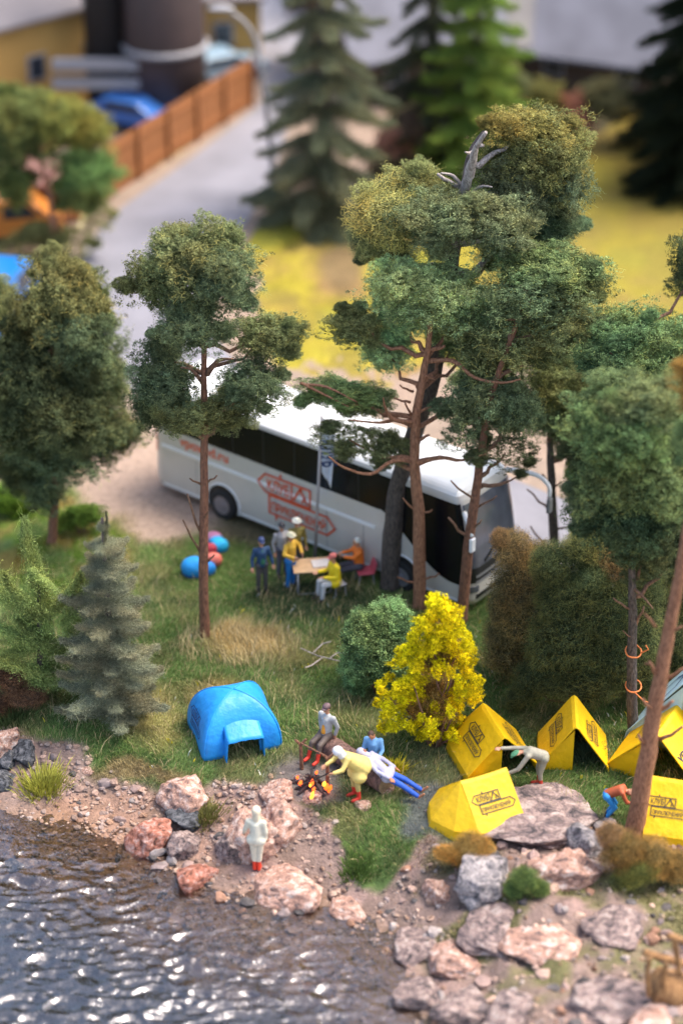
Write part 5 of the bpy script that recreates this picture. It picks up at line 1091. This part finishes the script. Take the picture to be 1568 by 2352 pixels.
p = Pg(776, 1372); stl = thing('camp_stool', 'small stool under the yellow-jacketed camper', 'stool', (p.x, p.y + .1, p.z), R(-62)); bevel(MB().box((0, 0, .42), (.4, .4, .05)).obj('seat', M_metal, stl), .02)
for sx in (-.15, .15):
    for sy in (-.15, .15): MB().tube([(sx, sy, .4), (sx * 1.2, sy * 1.2, 0)], .018, 6).obj('leg', M_metal, stl)
# flag
M_flag = mat('flag_cloth', (.62, .66, .74), .8, .1, 4); p = Pg(722, 1310); fl = thing('flag_pole', 'tall grey pole with limp white and blue flag before the coach', 'flag', tuple(p)); tp_ = W(738, 955, p.y) - p
MB().tube([(0, 0, 0), tp_], [.055, .035], 10).obj('pole', M_metal, fl, True)
q = MB(); 
for j in range(13):
    for i in range(7):
        v_ = j / 12; u = i / 6; hang = Vector((.42 * u * (1 - .35 * v_), .10 * math.sin(u * 9 + v_ * 2) * u, -v_ * 1.9 - .5 * u)); q.v.append(tuple(tp_ + hang))
for j in range(12):
    for i in range(6): k = j * 7 + i; q.f.append((k, k + 1, k + 8, k + 7))
o = q.obj('flag_cloth', M_flag, fl, True); s_ = o.modifiers.new('thickness', 'SOLIDIFY'); s_.thickness = .01
decal('emblem', fit(T_CLUB, 0, 0, 1, .5), tp_ + Vector((.2, -.12, -1.2)), Vector((.1, 0, -1)), Vector((1, 0, .1)), .9, M_navy, fl, .02)
# bundles by the pine
for (vx, vy, r, c, lab) in [(447, 1308, .52, (.01, .25, .62), 'largest shiny blue bundle, left of the straight pine trunk'), (475, 1305, .36, (.01, .20, .58), 'blue bundle half hidden behind the pine trunk'), (505, 1252, .36, (.02, .42, .74), 'bright cyan bundle right of the pine trunk'),
                            (497, 1240, .3, (.02, .40, .75), 'second cyan bundle resting behind the first'), (490, 1285, .36, (.62, .15, .11), 'coral red bundle just right of the pine trunk'), (492, 1235, .34, (.40, .16, .28), 'dusky purple bundle at the back of the pile'), (483, 1258, .30, (.36, .03, .05), 'dark red bundle in the middle of the pile')]:
    p = Pg(vx, vy + 14); r *= .8; root = thing('rucksack_bundle', lab, 'bundle', tuple(p)); m = pc(c); q = MB(); q.ball((0, 0, r * .72), (r, r * .85, r * .75), 20, 12); q.ball((r * .3, -r * .2, r * 1.05), (r * .55, r * .5, r * .45), 14, 9); fuse(q, 'cover', m, root, .05, 2)
    MB().ball((0, 0, r * .28), (r * .92, r * .8, r * .34), 18, 8).obj('base', pc((c[0] * .3, c[1] * .35, c[2] * .45)), root, True)
# campfire
M_ember = mat('ember', (.9, .12, .02), .8, emit=(1.0, .10, .008), es=1.2); M_flame = mat('flame', (1, .35, .05), .8, emit=(1.0, .28, .02), es=1.8)
M_char = mat('charred_wood', (.05, .035, .035), .85, .5, 8, .01); M_ash = mat('ash', (.20, .17, .165), .95, .3, 10, .02, 30)
p = Pg(718, 1818); cf = thing('campfire', 'glowing campfire of stacked sticks between two forked stakes', 'campfire', tuple(p))
MB().ball((0, 0, -.02), (.52, .40, .10), 20, 8).obj('ash_bed', M_ash, cf, True)
for i in range(15):
    a = 2 * math.pi * i / 15 + random.uniform(-.2, .2); r1 = random.uniform(.35, .55); h_ = random.uniform(.35, .75); o = MB().tube([(r1 * math.cos(a), r1 * .8 * math.sin(a), .04), (random.uniform(-.08, .08), random.uniform(-.08, .08), h_ * .75), (-.18 * math.cos(a), -.15 * math.sin(a), h_)], [.045, .038, .025], 7, .2).obj('stick', M_char, cf)
for (x, y, z, r, m) in [(x_, y_, z_, r_ * .72, m_) for x_, y_, z_, r_, m_ in [(-.02, -.42, .10, .075, M_flame), (0, -.44, .22, .065, M_flame), (-.03, -.40, -.02, .07, M_ember), (.03, -.38, .32, .06, M_ember), (-.02, -.30, .48, .085, M_ember), (.36, -.25, .30, .09, M_ember), (.30, -.28, .42, .07, M_flame), (.46, -.2, .24, .07, M_ember), (-.32, -.2, .38, .075, M_ember), (-.40, -.1, .50, .05, M_ember), (.1, -.1, .66, .05, M_ember), (.42, -.18, .12, .05, M_ember), (-.06, -.33, .42, .05, M_flame)]]:
    q = MB(); q.ball((x, y, z), (r, r * .8, r * 1.35), 10, 7); q.ball((x + .02, y, z + r), (r * .6, r * .5, r), 8, 6); q.obj('flame', m, cf, True)
for (vx0, vy0, vx1, vy1) in [(693, 1768, 690, 1712), (752, 1806, 752, 1745)]:
    b0 = Pg(vx0, vy0); t1 = W(vx1, vy1, b0.y); q = MB(); q.tube([b0 - cf.location, t1 - cf.location], [.055, .045], 8, .2); d = t1 - cf.location; q.tube([d, d + Vector((-.14, 0, .16))], [.04, .03], 6); q.tube([d, d + Vector((.15, 0, .18))], [.04, .03], 6); q.obj('forked_stake', M_bark_red, cf)
x0 = W(690, 1708, Pg(693, 1768).y); x1 = W(755, 1742, Pg(752, 1806).y); MB().tube([x0 - cf.location, x1 - cf.location], .022, 6, .2).obj('spit_bar', M_bark_red, cf)
M_ash2 = M_ash
# woodpile / carved driftwood at lower right
M_drift = bark('golden_wood', (.16, .07, .025), (.46, .25, .10), 5)
p = Pg(1500, 2300); dw = thing('driftwood_stump', 'golden brown split stump with broken branches at the lower right edge', 'stump', tuple(p))
rel = lambda x, y, dy=0: W(x, y, p.y + dy) - p
for pts, r in [([(1500, 2262), (1570, 2285), (1680, 2325)], .5), ([(1478, 2190), (1540, 2208), (1680, 2245)], .10)]:
    MB().tube(catmull([rel(*q_) for q_ in pts], 5), [r * (.85 + .02 * i) for i in range(11)], 16, .22).obj('log', M_drift, dw, True)
for pts, r in [([(1560, 2240), (1554, 2195), (1546, 2158)], .07), ([(1532, 2150), (1556, 2158), (1590, 2172)], .08), ([(1492, 2200), (1486, 2240), (1490, 2290)], .06), ([(1530, 2215), (1522, 2250), (1530, 2300)], .06)]:
    MB().tube(catmull([rel(*q_, -.35) for q_ in pts], 4), r, 10, .25).obj('branch', M_drift, dw, True)
# dead twigs left of the green bush
p = Pg(745, 1510); tw = thing('dead_branch', 'small grey dead branch lying left of the green bush', 'branch', tuple(p))
for pts in [[(690, 1490), (730, 1508), (780, 1520)], [(720, 1500), (740, 1480), (760, 1475)], [(740, 1512), (715, 1530), (700, 1535)], [(755, 1515), (775, 1500), (790, 1502)]]:
    MB().tube([P(x, y, .12 + .08 * i) - p for i, (x, y) in enumerate(pts)], .018, 6, .3).obj('twig', M_bark_pale, tw)

# ------------------------------------------------------------ background: fence, tank, houses, vehicles, lamp
M_fence = mat('brown_boards', (.30, .115, .035), .75, .18, 1.5)
fa, fb = P(575, 245), P(150, 520); fd = (fb - fa); FL = fd.length; fz = math.atan2(fd.y, fd.x); fn = thing('board_fence', 'long brown board fence slanting beside the road', 'fence', tuple(fa), fz)
nb = int(FL / .36); bm_ = MB().box((0, 0, 1.15), (.33, .05, 2.3)).mesh('board', M_fence); pm = MB().box((0, .1, 1.2), (.14, .14, 2.4)).mesh('post', M_fence); rm = MB().box((FL / 2, .06, 0), (FL, .06, .12)).mesh('rail', M_fence)
for i in range(nb): o = link('board', bm_, fn); o.location = (.18 + i * .36, random.uniform(-.008, .008), random.uniform(-.02, .02)); 
for i in range(int(FL / 2.5) + 1): o = link('post', pm, fn); o.location = (i * 2.5, .02, 0)
for z in (.5, 1.9): o = link('rail', rm, fn); o.location = (0, 0, z)
M_tank = mat('dark_brown_steel', (.055, .035, .032), .6, .2, .8); M_tankd = mat('sooty_steel', (.012, .010, .010), .7, .2, .8); M_grey = mat('pale_grey_metal', (.30, .29, .30), .6, .1)
b = P(385, 262); tk = thing('storage_tank', 'huge dark brown cylindrical tank behind the fence', 'tank', tuple(b)); r = 92 * mpu(b); MB().tube([(0, 0, 0), (0, 0, 3.4), (0, 0, 14)], [r, r * 1.0, r * .96], 48).obj('shell', M_tank, tk, True)
q = MB(); q.tube([(r * 1.02 * math.cos(a), r * 1.02 * math.sin(a), 3.3) for a in np.linspace(0, 6.283, 49)], .14, 6); q.obj('ring_walkway', M_grey, tk, True)
b = P(250, 262); tk = thing('storage_tank', 'black soot-dark tower left of the brown tank', 'tank', tuple(b)); r = 46 * mpu(b); MB().tube([(0, 0, 0), (0, 0, 14)], [r, r], 32).obj('shell', M_tankd, tk, True)
for vz in (148, 190):
    b0 = W(255, vz, b.y - r - .3); q = MB(); q.box(tuple(b0 - b), (5.2, .5, .45)); q.obj('walkway', M_grey, tk)
M_ochre = mat('ochre_plaster', (.42, .25, .07), .85, .1, .5); M_roofg = mat('grey_sheet_roof', (.19, .17, .175), .9, .12, .5); M_roofl = mat('lavender_slate_roof', (.14, .14, .165), .9, .25, .5); M_roofp = mat('pale_shingle_roof', (.165, .155, .15), .9, .3, .35)
M_logw = mat('dark_log_wall', (.10, .065, .045), .8, .3, 2); M_pane = mat('window_pane', (.03, .035, .045), .15, .1)
def house(name, label, c, w, d, h, rh, rz, mw, mr, ov=.5, wins=3):
    r_ = thing(name, label, 'building', tuple(c), rz); bx = MB().box((0, 0, h / 2), (w, d, h)); bx.add([(-w / 2, -d / 2, h), (-w / 2, d / 2, h), (-w / 2, 0, h + rh), (w / 2, -d / 2, h), (w / 2, d / 2, h), (w / 2, 0, h + rh)], [(0, 1, 2), (3, 5, 4)]); bx.obj('wall', mw, r_)
    for s in (-1, 1):
        q = MB(); e = .5 * d + ov; z1 = h - ov * rh / (d / 2); q.add([(-w / 2 - ov, s * e, z1), (w / 2 + ov, s * e, z1), (w / 2 + ov, 0, h + rh + .02), (-w / 2 - ov, 0, h + rh + .02), (-w / 2 - ov, s * e, z1 + .16), (w / 2 + ov, s * e, z1 + .16), (w / 2 + ov, 0, h + rh + .2), (-w / 2 - ov, 0, h + rh + .2)], [(0, 1, 2, 3), (4, 7, 6, 5), (0, 4, 5, 1), (2, 6, 7, 3), (0, 3, 7, 4), (1, 5, 6, 2)]); q.obj('roof', mr, r_)
    for i in range(wins):
        x = -w / 2 + w * (i + .5) / wins; f_ = MB().box((x, -d / 2 - .03, h * .5), (1.0, .08, 1.2)).obj('window', M_grey, r_); MB().box((x, -d / 2 - .06, h * .5), (.8, .06, 1.0)).obj('pane', M_pane, f_)
    return r_
b = P(40, 285); house('workshop', 'long ochre workshop with grey roof at the upper left corner', b + Vector((-1.5, 3.6, 0)), 16, 7, 4.6, 2.2, R(43), M_ochre, M_roofg, .3, 5)
b = P(500, 165); house('shed', 'small ochre shed right of the brown tank', b + Vector((0, 2.5, 0)), 3.6, 4, 3.4, .6, R(8), M_ochre, M_roofg, .3, 1)
b = P(915, 225); house('log_house', 'dark log house with lavender-grey roof at top centre', b + Vector((0, 3, 0)), 6.5, 7, 3.0, 3.4, R(22), M_logw, M_roofl, .8, 2)
b = P(1200, 185); house('log_house', 'dark log house with pale gable roof just right of the bright spruce', b + Vector((0, 3.5, 0)), 8, 7, 2.8, 3.4, R(24), M_logw, M_roofp, .9, 3)
b = P(1410, 225); house('log_house', 'low dark log house with pale roof at the far right of the roofs', b + Vector((0, 3.5, 0)), 7, 6, 2.4, 2.6, R(-22), M_logw, M_roofl, .9, 2)
b = P(1040, 60); house('log_house', 'farther pale-roofed house behind the lavender-grey roof', b + Vector((0, 6, 0)), 12, 8, 3.5, 3.2, R(20), M_logw, M_roofp, .8, 3)
def vehicle(name, label, cat, c, rz, col, L=4.4, w=1.75, h=1.45, van=False):
    r_ = thing(name, label, cat, tuple(c), rz); m = mat('vehicle_paint', col, .3, .03, 2, coat=.5)
    pr = [(-L / 2, .35), (-L / 2, .85), (-L / 2 + .25, .95), (-L * .28, h), (L * .12, h), (L * .28, .95), (L / 2 - .1, .82), (L / 2, .6), (L / 2, .35)] if not van else [(-L / 2, .4), (-L / 2, h), (L * .22, h), (L * .25, h * .95), (L * .36, h * .62), (L / 2, h * .5), (L / 2, .4)]
    n = len(pr); q = MB(); q.add([(x, -w / 2, z) for x, z in pr] + [(x, w / 2, z) for x, z in pr], [tuple(range(n)), tuple(range(n, 2 * n))[::-1]] + [(i, n + i, n + (i + 1) % n, (i + 1) % n) for i in range(n)]); bevel(q.obj('body', m, r_), .08, 3)
    for s in (-1, 1):
        q = MB(); y = s * (w / 2 + .006)
        pts = [(-L * .26, .98), (-L * .22, h - .08), (L * .10, h - .08), (L * .22, .98)] if not van else [(L * .02, h * .6), (L * .02, h * .88), (L * .20, h * .88), (L * .30, h * .62)]
        q.add([(x, y - s * .02, z) for x, z in pts] + [(x, y, z) for x, z in pts], [(0, 1, 2, 3), (4, 5, 6, 7), (0, 1, 5, 4), (1, 2, 6, 5), (2, 3, 7, 6), (3, 0, 4, 7)]); q.obj('side_window', M_pane, r_)
        for x in (-L * .3, L * .3):
            wh = link('wheel', None, r_); wh.location = (x, s * (w / 2 - .05), .33); MB().tube([(0, -.1, 0), (0, .1, 0)], .33, 20).obj('tyre', M_tyre, wh); MB().tube([(0, -.115, 0), (0, .115, 0)], .19, 16).obj('rim', M_rim, wh)
    return r_
vehicle('parked_car', 'blurred blue car behind the brown fence', 'car', P(310, 300) + Vector((0, .5, 0)), R(-25), (.04, .15, .45))
vehicle('parked_car', 'blurred pale blue car near the end of the brown fence', 'car', P(505, 190) + Vector((0, .4, 0)), R(30), (.25, .36, .45))
vehicle('delivery_van', 'blurred orange van at the left edge', 'van', P(5, 545), R(10), (.55, .20, .04), 5.0, 2.0, 1.9, True)
vehicle('box_truck', 'bright blue truck at the left edge behind the dark tree', 'truck', P(-22, 760), R(75), (.008, .15, .46), 6.0, 2.4, 2.5, True)
b = P(70, 505); house('shed', 'low russet brown shed behind the olive pine', b + Vector((0, 1, 0)), 3.4, 2.4, 1.6, .5, R(-8), mat('russet_boards', (.11, .03, .012), .8, .2), mat('russet_roof', (.20, .09, .07), .7, .1), .2, 1)
b = P(632, 446); lp = thing('street_lamp', 'thin grey street lamp curving over the road', 'street lamp', tuple(b)); T = lambda x, y: W(x, y, b.y) - b
cp = catmull([T(632, 446), T(618, 300), T(603, 180), T(585, 90), T(555, 45), T(515, 22)], 6); MB().tube(cp, [.13 - .06 * i / len(cp) for i in range(len(cp))], 8).obj('pole', M_grey, lp, True)
e = T(508, 20); MB().ball(tuple(e), (.55, .25, .14), 14, 8).obj('lamp_head', M_grey, lp, True)

# repeats of one kind share a group
GROUPS = {'pine tree': 'pines round the camp', 'boulder': 'boulders along the shore', 'spruce': 'spruces behind and beside the camp', 'bundle': 'bundles piled by the pine', 'person': 'campers by the fire and the tents', 'grass tuft': 'grass tufts', 'bush': 'bushes of the clearing', 'twine': 'twine loops on the pine'}
for o in list(scene.objects):
    c = o.get('category')
    if c in GROUPS and not o.get('group'): o['group'] = GROUPS[c]
